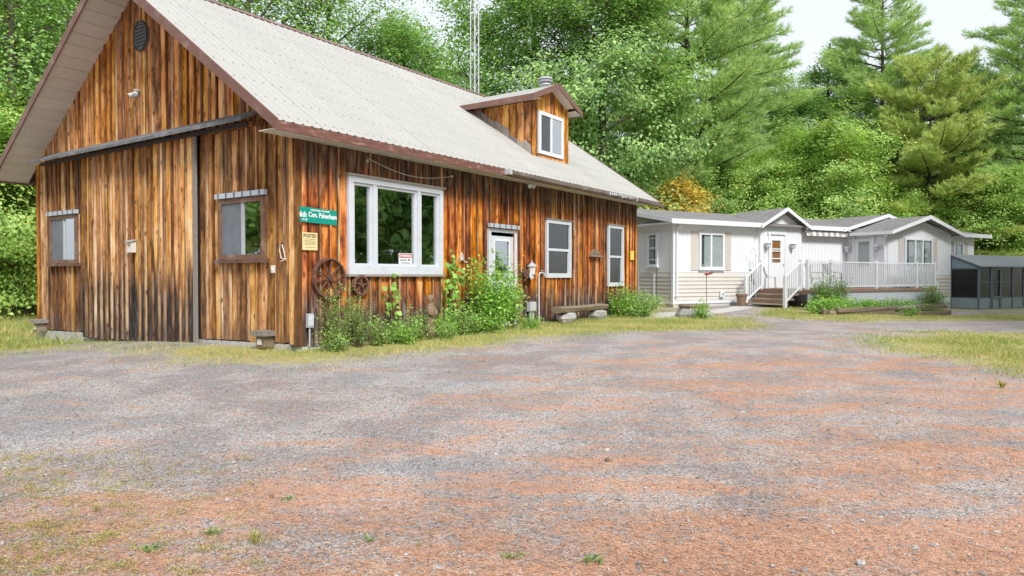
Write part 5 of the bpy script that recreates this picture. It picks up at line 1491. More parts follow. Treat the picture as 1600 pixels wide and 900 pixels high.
def leaf_tree_mesh(seed, H, base, Rad, leafm, barkm, n_limbs=16, clump=85, leaf=.17, sig=(.62, .38), density=1.0, lean=0.0, tr=None, skew=0.45, lobes=1.0):
    r = np.random.default_rng(seed)
    tr = tr or H * 0.017
    vs, fs = [], []
    k = 9; hs = np.linspace(0, H * .96, k)
    bend = np.cumsum(r.normal(0, .07, (k, 2)), 0) * H / 14; bend[0] = 0
    trunk = [(bend[i, 0] + lean * hs[i], bend[i, 1], hs[i] - (.15 if i == 0 else 0)) for i in range(k)]
    tube_np(vs, fs, trunk, [tr * (1.25 if i == 0 else 1) * (1 - .9 * i / (k - 1)) + .02 for i in range(k)], 8)
    def tp(h):
        i = min(int(h / (H * .96) * (k - 1)), k - 2); t = h / (H * .96) * (k - 1) - i
        return np.array(trunk[i]) * (1 - t) + np.array(trunk[i + 1]) * t
    ends = []
    for i in range(n_limbs):
        f = (i + r.uniform(.1, .9)) / n_limbs
        h = base + (H * .93 - base) * f
        prof = math.sqrt(max(0.06, 1 - ((f - skew) / (1 - skew if f > skew else skew + .35)) ** 2))
        az = i * 2.4 + r.uniform(-.5, .5)
        Ln = Rad * prof * r.uniform(.75, 1.15)
        el = R(r.uniform(8, 30) + 32 * f)
        p0 = tp(h * .93); d = np.array([math.cos(az) * math.cos(el), math.sin(az) * math.cos(el), math.sin(el)])
        pts = [p0]; cur = p0.copy()
        for j in range(5):
            d = unit(d + r.normal(0, .13, 3) + np.array([0, 0, -.04])); cur = cur + d * Ln / 5; pts.append(cur.copy())
        lr = max(.03, tr * .42 * (1 - f * .6))
        tube_np(vs, fs, pts, [lr * (1 - .85 * j / 5) for j in range(6)], 5)
        ns = max(5, int((4 + Ln * 1.5) * lobes))
        for j in range(ns):
            t = .28 + .72 * (j + r.uniform(0, 1)) / ns
            q = np.array(pts[min(int(t * 5), 4)]); q2 = np.array(pts[min(int(t * 5) + 1, 5)]); q = q + (q2 - q) * (t * 5 % 1)
            dd = unit(d * .5 + r.normal(0, .75, 3) + np.array([0, 0, .22]))
            l2 = (Ln * r.uniform(.2, .42) + .35) / lobes ** .6
            e = q + dd * l2
            mid = q + dd * l2 * .5 + r.normal(0, .06, 3)
            tube_np(vs, fs, [q, mid, e], [lr * .3, lr * .2, .008], 3)
            ends += [e, mid]
            if r.random() < .6: ends.append(e + r.normal(0, .5, 3))
    ends = np.array(ends)
    cnt = np.maximum(8, (clump * density * r.uniform(.35, 1.4, len(ends)))).astype(int)
    ctr = np.repeat(ends, cnt, 0)
    off = r.normal(0, 1, ctr.shape) * np.array([sig[0], sig[0], sig[1]])
    off[:, 2] -= .12 * np.abs(off[:, 0]) + .12 * np.abs(off[:, 1])
    c = ctr + off
    c = c[c[:, 2] > .25]
    cen = np.array([lean * H * .6, 0, base + (H - base) * .5])
    v = leaf_verts(c, r, leaf, up=.55, droop=.5, out=unit(c - cen))
    tm = bpy.data.meshes.new('trunk'); tm.from_pydata(vs, [], fs); tm.materials.append(barkm)
    tm.polygons.foreach_set('use_smooth', [True] * len(tm.polygons)); tm.update()
    return tm, array_mesh('crown', v, 4, leafm)

def pine_mesh(seed, H, base, Rad, leafm, dens=1.0, nl=.30, upsw=.25, tr=None, power=.8, sparse=0.0, wid=.030):
    r = np.random.default_rng(seed); vs, fs = [], []
    tr = tr or H * .013
    tube_np(vs, fs, [(r.normal(0, .04), r.normal(0, .04), h) for h in np.linspace(-.15, H, 7)], list(np.linspace(tr, .02, 7)), 8)
    tips, dirs = [], []
    h = base
    while h < H - .25:
        f = (h - base) / (H - base)
        prof = (1 - f) ** power * (.72 + .28 * min(1, f * 5)) + .05
        nb = 5 if f > .15 else 4
        a0 = r.uniform(0, 6.28)
        for b in range(nb):
            if r.random() < sparse: continue
            az = a0 + 6.28 * b / nb + r.uniform(-.35, .35)
            Ln = Rad * prof * r.uniform(.6, 1.2)
            el = R(r.uniform(-6, 14) + 34 * f ** 2)
            d = np.array([math.cos(az) * math.cos(el), math.sin(az) * math.cos(el), math.sin(el)])
            sd = np.array([-math.sin(az), math.cos(az), 0])
            pts = [np.array([0, 0, h])]
            for j in range(5):
                d = unit(d + np.array([0, 0, upsw * (.16 if j > 1 else -.10)]) + r.normal(0, .05, 3)); pts.append(pts[-1] + d * Ln / 5)
            lr = max(.016, .016 * Ln)
            tube_np(vs, fs, pts, [lr * (1 - .8 * j / 5) for j in range(6)], 4)
            nt = max(4, int(Ln * 5.0))
            for j in range(nt):
                t = .22 + .78 * (j + r.uniform(0, 1)) / nt
                i0 = min(int(t * 5), 4); q = pts[i0] + (pts[i0 + 1] - pts[i0]) * (t * 5 - i0)
                s_ = 1 if j % 2 else -1
                l2 = (.25 + Ln * .30 * (1.15 - t)) * r.uniform(.6, 1.2)
                dd = unit(d * .75 + sd * s_ * r.uniform(.4, 1.0) + np.array([0, 0, r.uniform(-.05, .30)]))
                m_ = max(2, int(l2 / .16))
                for g in range(m_):
                    tips.append(q + dd * l2 * (g + .7) / m_ + r.normal(0, .035, 3)); dirs.append(unit(dd + np.array([0, 0, .15])))
        h += r.uniform(.32, .62) * (1 + .25 * (1 - f))
    tips = np.array(tips); dirs = np.array(dirs)
    nn = max(5, int(13 * dens))
    c = np.repeat(tips, nn, 0) + r.normal(0, .045, (len(tips) * nn, 3)); d = np.repeat(dirs, nn, 0)
    d = unit(d + r.normal(0, .55, d.shape) + np.array([0, 0, .12])); n = len(c)
    sd = unit(np.cross(d, r.normal(0, 1, d.shape)))
    ln = (nl * r.uniform(.6, 1.25, n))[:, None]
    v = np.empty((n, 3, 3), np.float32)
    v[:, 0] = c - sd * wid * .5; v[:, 1] = c + sd * wid * .5; v[:, 2] = c + d * ln
    tm = bpy.data.meshes.new('trunk'); tm.from_pydata(vs, [], fs); tm.materials.append(M['pine_bark']); tm.update()
    return tm, array_mesh('crown', v.reshape(-1, 3), 3, leafm)

def tree(name, meshes, px, Y, label, cat='tree', rz_=None, sc=1.0, scz=None, group=None):
    x, y = at(px, Y)
    s = empty(name, (x, y, float(gz(x, y)) - .05), random.uniform(0, 6.28) if rz_ is None else rz_, label, cat, group)
    s.scale = (sc, sc, scz or sc)
    link('trunk', meshes[0], s); link('crown', meshes[1], s)
    return s

T_OAK = leaf_tree_mesh(11, 20, 2.0, 6.0, M['oak'], M['bark'], 23, 78, .19, (.50, .26), lobes=1.6)
T_OAK2 = leaf_tree_mesh(12, 20, 1.5, 5.2, M['oak_b'], M['bark'], 22, 76, .19, (.48, .25), lobes=1.6)
T_WOOD = leaf_tree_mesh(13, 21, 3.0, 4.6, M['wood_leaf'], M['bark'], 26, 46, .20, (.75, .34))
T_AIRY = leaf_tree_mesh(14, 20, 4.0, 5.0, M['wood_leaf'], M['bark'], 22, 38, .20, (.75, .30))
T_MAPLE = leaf_tree_mesh(15, 10, .6, 4.0, M['maple'], M['bark'], 24, 80, .15, (.40, .17), tr=.13, lobes=1.4)
T_MAPLE2 = leaf_tree_mesh(16, 7, .4, 2.9, M['maple'], M['bark'], 20, 95, .115, (.38, .15), tr=.08)
T_YEL = leaf_tree_mesh(17, 6, 1.5, 1.5, M['yellow_leaf'], M['bark'], 14, 40, .15, (.3, .2), tr=.06)
T_PINE = pine_mesh(21, 26, 4.0, 6.0, M['pine'], 1.25, .38, .5, power=.45, sparse=.12)
T_PINE2 = pine_mesh(22, 22, 3.0, 5.4, M['pine'], 1.3, .38, .5, power=.5, sparse=.1)
T_PINEY = pine_mesh(23, 15, 1.0, 6.2, M['pine_y'], 1.4, .40, .5, power=.42, sparse=.06, wid=.040)

# trees left of and behind the barn
tree('woodland_tree', T_WOOD, 22, 31, 'tall dark-trunked tree at the left edge of the yard', rz_=1.0)
tree('woodland_tree', T_AIRY, 85, 36, 'airy woodland tree above the low end of the barn eave', rz_=2.2)
tree('woodland_tree', T_WOOD, 40, 25.5, 'slim grey-trunked tree close behind the far gable corner', rz_=3.3, sc=.75)
tree('woodland_tree', T_AIRY, -60, 34, 'woodland tree reaching in from the left edge', rz_=.4)
tree('understory_maple', T_MAPLE2, 20, 24.5, 'low bright green sapling beside the far gable corner', rz_=.8, sc=1.05)
tree('understory_maple', T_MAPLE2, -40, 23, 'low bright green sapling at the left edge of view', rz_=2.6, sc=1.1)
tree('understory_maple', T_MAPLE2, 48, 29.5, 'leafy sapling seen under the barn soffit', rz_=4.1, sc=1.15)
tree('understory_maple', T_MAPLE, -20, 31, 'bright sapling behind the leftmost trunks', rz_=1.5, sc=.85)
tree('woodland_tree', T_WOOD, 250, 40, 'woodland tree hidden behind the gable peak', rz_=.2, sc=1.0)
tree('woodland_tree', T_AIRY, 395, 37, 'dark-trunked airy tree above the left part of the ridge', rz_=5.0, sc=1.0)
tree('woodland_tree', T_AIRY, 520, 41, 'thin crowned tree with sky gaps above the ridge', rz_=2.9, sc=1.02)
tree('oak_tree', T_OAK, 622, 43, 'dense green tree left of the antenna mast', rz_=.9, sc=.88)
tree('woodland_tree', T_AIRY, 700, 50, 'small airy tree just left of the antenna mast', rz_=1.9, sc=.86)
tree('oak_tree', T_OAK, 842, 38, 'large leafy oak rising behind the dormer', rz_=2.5, sc=1.0)
tree('oak_tree', T_OAK2, 945, 36, 'big drooping oak over the far roof slope', rz_=3.4, sc=.98)
tree('oak_tree', T_OAK2, 1010, 47, 'grey-green oak between dormer oak and tall pine', rz_=.6, sc=.8)
# right part: pines and maples behind the house
tree('pine_tree', T_PINE, 1072, 43, 'tall airy white pine left of the sky gap', rz_=1.1, sc=1.0)
tree('pine_tree', T_PINE, 1160, 50, 'slender airy pine beside the sky gap', rz_=3.0, sc=.92)
tree('maple_tree', T_MAPLE, 1108, 42, 'bright green maple behind the left house roof', rz_=.5, sc=.88)
tree('maple_tree', T_MAPLE, 1195, 43, 'bright maple above the entry gable', rz_=2.0, sc=.9)
tree('maple_tree', T_MAPLE, 1285, 42, 'largest bright yellow-green maple above the awning', rz_=3.9, sc=1.06)
tree('autumn_tree', T_YEL, 1062, 33.5, 'small yellow autumn tree at the end of the barn roof', rz_=1.0, sc=1.0)
tree('oak_tree', T_OAK2, 1290, 54, 'dark rounded tree right of the sky gap', rz_=5.2, sc=1.0)
tree('oak_tree', T_OAK, 1232, 52, 'rounded tree filling the foot of the sky gap', rz_=2.4, sc=.8)
tree('pine_tree', T_PINE2, 1376, 50, 'tallest pine with a dark trunk right of the sky gap', rz_=.3, sc=1.05)
tree('pine_tree', T_PINEY, 1452, 45, 'broad yellowish pine behind the house wing', rz_=2.2, sc=1.0)
tree('oak_tree', T_OAK2, 1525, 49, 'grey-green oak left of the rightmost pine', rz_=1.3, sc=.88)
tree('pine_tree', T_PINE2, 1608, 45, 'tall pine at the right edge of view', rz_=4.4, sc=.98)
tree('maple_tree', T_MAPLE, 1530, 43, 'green bushy tree directly behind the screen room', rz_=5.5, sc=.78)
tree('maple_tree', T_MAPLE, 1610, 41, 'green bushy tree at the right edge above the screen room', rz_=.1, sc=.8)
tree('maple_tree', T_MAPLE, 1390, 44, 'low maple between tallest pine and house wing', rz_=1.2, sc=.7)
# the wood behind them
back = [(-180, 46, T_OAK), (-40, 52, T_OAK2), (70, 50, T_OAK), (170, 55, T_OAK2), (330, 56, T_OAK), (470, 60, T_OAK2), (590, 62, T_OAK), (800, 58, T_OAK2), (900, 60, T_OAK), (1040, 62, T_OAK), (1120, 60, T_OAK2), (1210, 66, T_OAK), (1330, 62, T_OAK), (1430, 60, T_OAK2), (1480, 66, T_OAK), (1570, 60, T_OAK2), (1660, 58, T_OAK)]
for i, (px, Y, t) in enumerate(back):
    tree('forest_tree', t, px, Y, 'tree in the wood behind, showing only between nearer crowns', 'tree', sc=.62 if 640 < px < 760 or 1100 < px < 1340 else (.8 if px > 300 else .9), group='trees of the wood behind')
# understory behind the house and barn
for i, (px, Y, sc_) in enumerate([(1130, 46, .9), (1240, 47, .95), (1340, 48, 1.0), (1420, 49, .95), (1500, 47, .9), (1580, 47, 1.0), (1660, 46, 1.0), (-120, 30, 1.1), (120, 38, 1.1), (60, 34, 1.0), (0, 38, 1.1)]):
    tree('understory_tree', T_MAPLE2, px, Y, 'low understory tree filling in below the forest crowns', 'tree', sc=sc_ * 1.15, group='understory below the forest crowns')
# the wood across the drive, out of view, that the windows mirror
wv = []
for (x, y, t, sc_) in [(21, 8, T_OAK, 1.0), (27, 13, T_OAK2, 1.15), (30, 3, T_OAK, 1.15), (24, 11, T_OAK2, 1.0), (32, 16, T_OAK, 1.2), (29, 9, T_OAK2, 1.2), (25, -4, T_OAK2, .95), (33, 20, T_OAK, .9), (38, 13, T_OAK, 1.0), (36, 6, T_OAK2, 1.0), (41, 24, T_OAK, 1.0), (-24, 3, T_OAK2, .9), (-28, 12, T_OAK, .9), (-33, 7, T_OAK, .9)]:
    n = len(t[1].vertices); a = np.empty(n * 3, np.float32); t[1].vertices.foreach_get('co', a); a = a.reshape(-1, 4, 3)[::3]
    c = a.mean(1, keepdims=True); a = c + (a - c) * 2.1
    an = rng.uniform(0, 6.28); ca_, sa_ = math.cos(an), math.sin(an)
    b = a.copy(); b[..., 0] = (a[..., 0] * ca_ - a[..., 1] * sa_) * sc_ + x; b[..., 1] = (a[..., 0] * sa_ + a[..., 1] * ca_) * sc_ + y; b[..., 2] = a[..., 2] * sc_
    wv.append(b.reshape(-1, 3))
tag(link('woods', array_mesh('woods', np.concatenate(wv), 4, M['wood_leaf'])), 'wood across the drive that the barn windows mirror', 'woods', kind='stuff')

# ---- bushes, vines and weeds by the barn
def bush_mesh(seed, h, rx, ry, nst, leafm, leaf=.05, per=55, sig=.09, arch=.35, droop=.3, aspect=.62, tall=False):
    r = np.random.default_rng(seed); vs, fs = [], []; ends = []
    for i in range(nst):
        az = r.uniform(0, 6.28); rr = math.sqrt(r.uniform(0, 1))
        tip = np.array([math.cos(az) * rx * rr, math.sin(az) * ry * rr, h * (1 - .55 * rr ** 2 if not tall else 1) * r.uniform(.55, 1.08)])
        b0 = np.array([tip[0] * .25, tip[1] * .25, -.03]); mid = (b0 + tip) / 2 + np.array([0, 0, h * arch * .2]) + r.normal(0, .04, 3)
        tube_np(vs, fs, [b0, mid, tip], [.009, .007, .003], 4)
        for t in np.linspace(.25, 1, max(3, int(h * 6))):
            p = b0 * (1 - t) ** 2 + 2 * mid * t * (1 - t) + tip * t * t
            ends.append(p)
    ends = np.array(ends); cnt = np.maximum(3, (per * r.uniform(.4, 1.4, len(ends)))).astype(int)
    ctr = np.repeat(ends, cnt, 0); c = ctr + r.normal(0, 1, ctr.shape) * np.array([sig, sig, sig * .85]); c[:, 2] = np.abs(c[:, 2])
    v = leaf_verts(c, r, leaf, up=.5, droop=droop, aspect=aspect)
    tm = bpy.data.meshes.new('stems'); tm.from_pydata(vs, [], fs); tm.materials.append(M['stem']); tm.update()
    return tm, array_mesh('foliage', v, 4, leafm)
def bush(name, meshes, x, y, label, cat, rz_=0.0, sc=1.0, group=None):
    s = empty(name, (x, y, float(gz(x, y))), rz_, label, cat, group); s.scale = (sc,) * 3
    link('stems', meshes[0], s); link('foliage', meshes[1], s)
    return s
P = lambda x, y: bw_pt(x, y)[:2]
bush('leafy_shrub', bush_mesh(51, 1.75, .62, .45, 26, M['bush'], .075, 15, .11, tall=False), *P(4.25, -.62), 'large bright leafy shrub half covering the white side door', 'shrub', BARN_RZ)
bush('leafy_shrub', bush_mesh(52, 1.35, .4, .35, 14, M['bush'], .075, 13, .10), *P(5.02, -.68), 'twiggy leafy shrub directly in front of the white side door', 'shrub', BARN_RZ)
def vine_mesh(seed, pts, leaf, per, sig):
    r = np.random.default_rng(seed); vs, fs = [], []
    tube_np(vs, fs, pts, .008, 4); c = []
    for a, b in zip(pts, pts[1:]):
        a, b = np.array(a), np.array(b)
        for t in np.linspace(0, 1, 6): c.append(a + (b - a) * t)
    c = np.repeat(np.array(c), per, 0); c = c + r.normal(0, 1, c.shape) * np.array([sig, sig * .35, sig])
    v = leaf_verts(c, r, leaf, up=-.1, droop=.7, aspect=.95, out=np.tile(np.array([0, -1.6, 0.3]), (len(c), 1)))
    tm = bpy.data.meshes.new('stems'); tm.from_pydata(vs, [], fs); tm.materials.append(M['stem']); tm.update()
    return tm, array_mesh('foliage', v, 4, M['bush'])
bush('wild_vine', vine_mesh(61, [(0, 0, 0), (-.1, 0, .4), (.05, 0, .75), (-.05, .05, 1.0), (.18, .08, 1.2), (.1, .1, 1.45)], .11, 4, .10), *P(3.55, -.28), 'broad-leaved vine climbing at the right end of the picture window', 'vine', BARN_RZ)
bush('wild_vine', vine_mesh(62, [(0, 0, 0), (.05, 0, .35), (-.08, .03, .6), (.08, .05, .85), (.0, .08, 1.05)], .10, 2, .09), *P(1.95, -.25), 'thin young vine below the middle of the picture window', 'vine', BARN_RZ)
W_A = bush_mesh(71, .95, .30, .25, 26, M['weed'], .045, 11, .045, aspect=.35, tall=True)
W_B = bush_mesh(72, .55, .42, .32, 30, M['weed'], .05, 12, .06, aspect=.45)
W_C = bush_mesh(73, .42, .40, .30, 28, M['bush'], .05, 14, .06, aspect=.5)
bush('tall_weed', W_A, *P(.55, -.30), 'tall feathery weeds below the large iron wheel', 'weeds', .3, 1.0)
bush('tall_weed', W_A, *P(.95, -.38), 'tall feathery weeds below the small five-spoke wheel', 'weeds', 2.0, .8)
for i, (x, y, sc_, t, lb) in enumerate([
        (.35, -.42, .75, W_B, 'low weed clump at the foot of the tall feathery weeds'), (1.35, -.45, 1.0, W_B, 'bushy weed clump under the left light of the picture window'),
        (1.75, -.62, .9, W_C, 'bright low weed clump in front of the thin young vine'), (2.2, -.5, 1.05, W_B, 'weed clump just left of the carved figure'),
        (2.9, -.45, 1.1, W_C, 'weed clump just right of the carved figure'), (3.35, -.6, 1.15, W_B, 'dense weed clump at the foot of the climbing vine'),
        (3.75, -.45, 1.2, W_C, 'dense weed clump between climbing vine and leafy shrub'), (4.0, -.75, 1.15, W_C, 'bright weed clump against the left side of the leafy shrub'),
        (5.3, -.95, .8, W_C, 'low weeds in front of the white side door'), (2.6, -.85, .7, W_B, 'small weeds in front of the carved figure')]):
    bush('weed_clump', t, *P(x, y), lb, 'weeds', i * 1.3, sc_)
bush('round_bush', bush_mesh(53, .85, .95, .6, 60, M['weed'], .06, 12, .09, aspect=.4), *P(11.3, -.75), 'rounded pale green bush at the far barn corner', 'bush', BARN_RZ)
bush('round_bush', bush_mesh(54, .95, .55, .45, 30, M['bush'], .07, 10, .10), *P(10.75, -.45), 'smaller leafy bush under the far hung window', 'bush', BARN_RZ)
# planting by the house
hx_, hy_ = hp(4.55, -3.15)[:2]
bush('garden_shrub', bush_mesh(55, 1.35, .75, .6, 46, M['shrub'], .065, 13, .10), hx_, hy_, 'tall dusty green shrub beside the deck steps', 'shrub')
bush('garden_shrub', bush_mesh(56, .6, .6, .5, 30, M['bush'], .065, 12, .08), *hp(4.0, -3.35)[:2], 'low bright shrub at the foot of the dusty shrub', 'shrub')
bush('garden_shrub', bush_mesh(57, 1.15, .55, .5, 44, M['shrub'], .06, 15, .09), *hp(10.7, -3.15)[:2], 'round shrub with yellowing leaves in front of the deck', 'shrub')
bush('path_plant', bush_mesh(58, .5, .28, .25, 22, M['bush'], .06, 10, .06), *gp(1098, 498), 'small leafy plant beside the stone planter', 'plant')
BP = bush_mesh(59, .45, .55, .36, 40, M['bush'], .06, 12, .06)
tlx, tly = tl; trx, try_ = tr_
ORD = ['first', 'second', 'third', 'fourth', 'fifth', 'sixth', 'seventh', 'eighth', 'ninth', 'tenth', 'eleventh', 'last']
for i in range(12):
    t = (i + .5) / 12
    bush('bed_plant', BP, tlx + (trx - tlx) * t + random.uniform(-.1, .1), tly + (try_ - tly) * t + .5 + .4 * (i % 2), ORD[i] + ' leafy plant from the steps in the timber-edged flower bed', 'plant', i * .9, random.uniform(.8, 1.2), 'plants filling the timber-edged bed')
s = bush('white_flowers', bush_mesh(60, .3, .3, .25, 16, M['bush'], .05, 8, .06), *[(tlx + (trx - tlx) * .48), tly + .35], 'pale flowering plant midway along the timber-edged bed', 'plant')
r_ = np.random.default_rng(5); c_ = r_.normal(0, 1, (120, 3)) * np.array([.2, .12, .05]) + np.array([0, 0, .28])
link('blossom', array_mesh('blossom', leaf_verts(c_, r_, .04), 4, M['white_old']), s)

# ---- grass blades, fallen needles, gravel and small weeds on the ground
def scatter_blades(n, xr, yr, hmin, hmax, wid, mat, name, label, thr=.5, dens=None):
    r = np.random.default_rng(91 + n)
    x = r.uniform(*xr, n); y = r.uniform(*yr, n)
    k = grass_cover(x + r.normal(0, .28, n), y + r.normal(0, .35, n)) >= thr
    if dens is not None: k &= r.random(n) < dens(x, y)
    bl = np.array([_cb, _sb]); rel = np.stack([x - C0[0], y - C0[1]], 1)
    bx_ = rel @ bl; by_ = rel @ np.array([-_sb, _cb])
    k &= ~((bx_ > 0) & (bx_ < L) & (by_ > -.03) & (by_ < W))
    x, y = x[k], y[k]; n = len(x)
    a = r.uniform(0, 6.28, n); h = r.uniform(hmin, hmax, n) * (.3 + 1.5 * (np.sin(x * 1.7 + y) * np.sin(y * 2.3 - x) * .5 + .5))
    z = gz(x, y) - .01
    v = np.empty((n, 3, 3), np.float32); w = wid * r.uniform(.7, 1.3, n)
    v[:, 0] = np.stack([x - np.cos(a) * w, y - np.sin(a) * w, z], 1); v[:, 1] = np.stack([x + np.cos(a) * w, y + np.sin(a) * w, z], 1)
    lx, ly = r.normal(0, .5, n) * h, r.normal(0, .5, n) * h
    v[:, 2] = np.stack([x + lx, y + ly, z + h], 1)
    o = link(name, array_mesh(name, v.reshape(-1, 3), 3, mat)); tag(o, label, 'grass', kind='stuff')
def thin(x, y):
    f = np.sin(x * 1.9 + 1.5 * np.sin(y * 1.1)) * .5 + np.sin(y * 2.7 - x * .8) * .4 + np.sin(x * 5.3 + y * 4.1) * .3
    return np.clip(.5 + .55 * f, .05, 1)
def thin2(x, y):
    return np.clip(thin(x, y) + .35, 0, 1) * np.where(x < -3.6, .45, 1)
scatter_blades(420000, (-13, 9), (9, 23), .02, .075, .005, M['grass'], 'barn_grass', 'dry mown grass strip along the barn walls', .5, thin2)
scatter_blades(260000, (6, 24), (8, 27), .015, .06, .0065, M['grass'], 'yard_grass', 'patchy lawn right of the drive', .5, thin)
scatter_blades(60000, (-24, -9), (14, 34), .06, .22, .01, M['grass'], 'verge_grass', 'rough grass below the trees left of the barn')

def scatter_flat(n, yr, seed, ln, wd, mat, name, label, cat, pw=1.4, keep=None):
    r = np.random.default_rng(seed)
    y = yr[0] + (yr[1] - yr[0]) * r.random(n) ** pw; x = (r.random(n) * 2 - 1) * (y * .76 + .3)
    if keep is not None:
        k = keep(x, y, r); x, y = x[k], y[k]; n = len(x)
    a = r.uniform(0, 6.28, n); l = ln * r.uniform(.5, 1.2, n); z = gz(x, y) + r.uniform(.001, .008, n)
    dx, dy = np.cos(a), np.sin(a); v = np.empty((n, 3, 3), np.float32)
    v[:, 0] = np.stack([x - dy * wd, y + dx * wd, z], 1); v[:, 1] = np.stack([x + dy * wd, y - dx * wd, z + .001], 1)
    v[:, 2] = np.stack([x + dx * l, y + dy * l, z + r.uniform(-.001, .012, n)], 1)
    tag(link(name, array_mesh(name, v.reshape(-1, 3), 3, mat)), label, cat, kind='stuff')
def drift(x, y, r):
    f = np.sin(x * 1.3 + 2 * np.sin(y * .7)) * .35 + np.sin(x * 3.1 - y * 2.2) * .25 + np.sin(y * 1.9 + x * .6 + 1) * .3
    return r.random(len(x)) < np.clip(.45 + .5 * f + .4 * (1 - sstep(3, 6, y)), .06, 1)
scatter_flat(150000, (2.2, 11), 5, .07, .0016, M['needle_litter'], 'needle_litter', 'orange fallen pine needles drifted over the gravel', 'pine needles', 1.3, drift)

M['twig'] = leaf_mat('dark_twigs', (0.035, 0.024, 0.018), (0.085, 0.055, 0.04), (0.2, 0.14, 0.1), 0.0)
scatter_flat(7000, (2.2, 11), 8, .045, .0024, M['twig'], 'twig_litter', 'dark twig and bark litter scattered over the yard', 'twigs', 1.2)

r = np.random.default_rng(17); n = 30000
y = 2.2 + 8.5 * r.random(n) ** 1.5; x = (r.random(n) * 2 - 1) * (y * .76 + .3)
sz = .0045 + .009 * r.random(n) ** 3 + .012 * r.random(n) ** 24; z = gz(x, y) + sz * .2
octv = np.array([(1, 0, 0), (-.5, .87, 0), (-.5, -.87, 0), (0.1, 0, .75)], np.float32)
an = r.uniform(0, 6.28, n); ca_, sa_ = np.cos(an), np.sin(an)
v = np.empty((n, 4, 3), np.float32)
jit = r.uniform(.6, 1.3, (n, 4, 3)); ov = octv[None] * jit
v[:, :, 0] = x[:, None] + (ov[:, :, 0] * ca_[:, None] - ov[:, :, 1] * sa_[:, None]) * sz[:, None]
v[:, :, 1] = y[:, None] + (ov[:, :, 0] * sa_[:, None] + ov[:, :, 1] * ca_[:, None]) * sz[:, None]
v[:, :, 2] = z[:, None] + ov[:, :, 2] * sz[:, None]
idx = (np.arange(n)[:, None] * 4 + np.array([0, 1, 3, 1, 2, 3, 2, 0, 3])[None]).ravel()
M['pebble'] = leaf_mat('gravel_chips', (0.10, 0.095, 0.10), (0.28, 0.26, 0.255), (0.5, 0.47, 0.45), 0.0)
tag(link('gravel', array_mesh('gravel', v.reshape(-1, 3), 3, M['pebble'], idx)), 'loose gravel chips over the yard', 'gravel', kind='stuff')

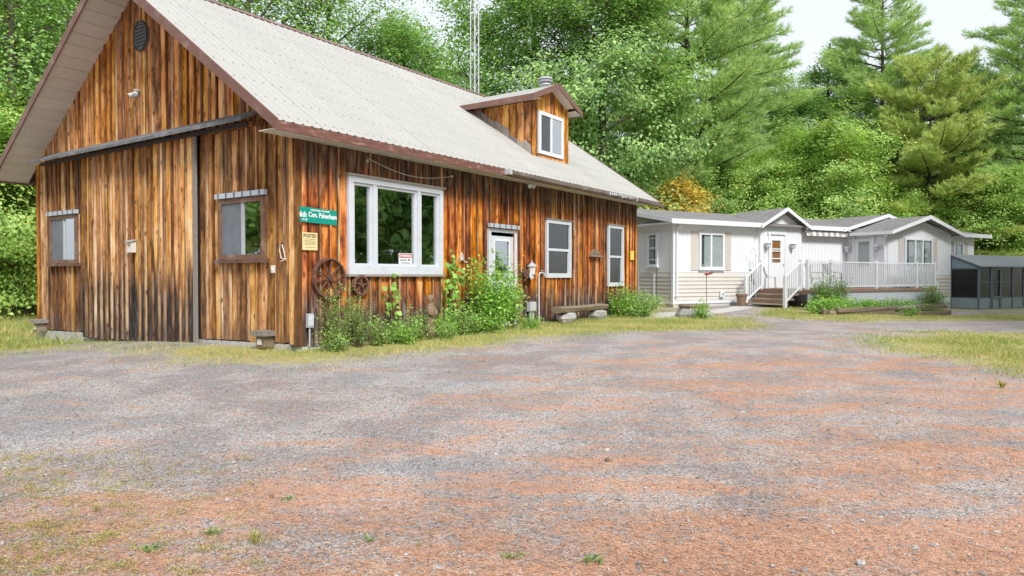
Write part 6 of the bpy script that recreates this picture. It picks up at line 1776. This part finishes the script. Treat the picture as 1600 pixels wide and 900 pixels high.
# sparse little weeds at the near left, one carpet plus single plants one can point to
M['low_weed'] = leaf_mat('yellow_green_weeds', (0.12, 0.13, 0.03), (0.27, 0.27, 0.075), (0.46, 0.42, 0.17), 0.2)
r = np.random.default_rng(33); cc = []
for i in range(620):
    px, py = r.uniform(-40, 480), r.uniform(705, 905)
    if r.random() > 1.05 - px / 480: continue
    gx_, gy_ = gp(px, min(py, 899)); k = r.integers(8, 40)
    cc.append(np.stack([gx_ + r.normal(0, .03, k), gy_ + r.normal(0, .03, k), np.zeros(k)], 1))
cc = np.concatenate(cc); cc[:, 2] = gz(cc[:, 0], cc[:, 1]) + r.uniform(.004, .03, len(cc))
tag(link('low_weeds', array_mesh('low_weeds', leaf_verts(cc, r, .015, up=-.3, aspect=.32), 4, M['low_weed'])), 'sparse yellow-green weeds among needles at the near left', 'weeds', kind='stuff')
def tuft(px, py, h, n, label, broad=False):
    x, y = gp(px, py); r = np.random.default_rng(int(px * 7 + py))
    s = empty('weed_tuft', (x, y, float(gz(x, y))), 0, label, 'weed')
    a = r.uniform(0, 6.28, n); l = h * r.uniform(.6, 1.2, n); sp_ = r.uniform(.15, .8, n) * h * (2.2 if broad else 1)
    v = np.empty((n, 4, 3), np.float32); w = h * (.14 if broad else .05)
    bx_, by_ = r.normal(0, h * (.5 if broad else .12), n), r.normal(0, h * (.4 if broad else .12), n)
    v[:, 0] = np.stack([bx_, by_, np.zeros(n) - .003], 1)
    v[:, 1] = np.stack([bx_ + np.cos(a) * sp_ * .5 - np.sin(a) * w, by_ + np.sin(a) * sp_ * .5 + np.cos(a) * w, l * .6], 1)
    v[:, 2] = np.stack([bx_ + np.cos(a) * sp_, by_ + np.sin(a) * sp_, l * (.55 if broad else .95)], 1)
    v[:, 3] = np.stack([bx_ + np.cos(a) * sp_ * .5 + np.sin(a) * w, by_ + np.sin(a) * sp_ * .5 - np.cos(a) * w, l * .6], 1)
    link('blades', array_mesh('blades', v.reshape(-1, 3), 4, M['shrub'] if broad else M['low_weed']), s)
for (px, py, h, n, br, lb) in [
        (398, 849, .085, 22, False, 'upright grassy tuft in the needle litter at the near left'), (450, 781, .035, 18, True, 'flat green rosette right of the near-left weeds'),
        (232, 862, .05, 20, True, 'leafy weed left of the upright grassy tuft'), (330, 835, .04, 34, True, 'spreading clover patch just left of the upright grassy tuft'),
        (575, 846, .035, 16, True, 'small green weed at the bottom between left weeds and centre'), (655, 855, .04, 16, False, 'small grass tuft at the bottom left of centre'),
        (800, 872, .04, 20, True, 'small bright weed at the bottom centre'), (926, 878, .05, 22, True, 'leafy bright weed at the bottom just right of centre'),
        (1565, 607, .10, 40, False, 'isolated grass tuft at the right edge of the gravel'), (150, 800, .06, 18, False, 'pale grass tuft among needles at the far near-left')]:
    tuft(px, py, h, n, lb, br)
def dropped(name, px, py, sz, mat, label, cat, flat=.5, seed=1):
    x, y = gp(px, py); s = lumpy(5, 8, sz, sz * .7, sz * flat, seed, .25).build(name, mat)
    s.location = (x, y, float(gz(x, y)) + sz * flat * .6); s.rotation_euler = (0, 0, seed); tag(s, label, cat)
dropped('pine_cone', 949, 721, .022, M['carving'], 'dark brown cone lying alone on the gravel right of centre', 'cone', .8, 3)
dropped('stone', 949, 703, .024, M['pale_box'], 'pale flat stone lying just behind the dark cone', 'stone', .3, 4)
dropped('pine_cone', 424, 776, .02, M['carving'], 'reddish cone beside the flat green rosette', 'cone', .7, 5)
dropped('stone', 1160, 645, .03, M['rock'], 'grey stone on the right part of the gravel', 'stone', .4, 6)
dropped('stone', 1345, 883, .03, M['rock'], 'grey stone near the bottom right of the gravel', 'stone', .5, 7)
dropped('stone', 775, 710, .02, M['pale_box'], 'small tan stone left of the dark cone', 'stone', .3, 8)
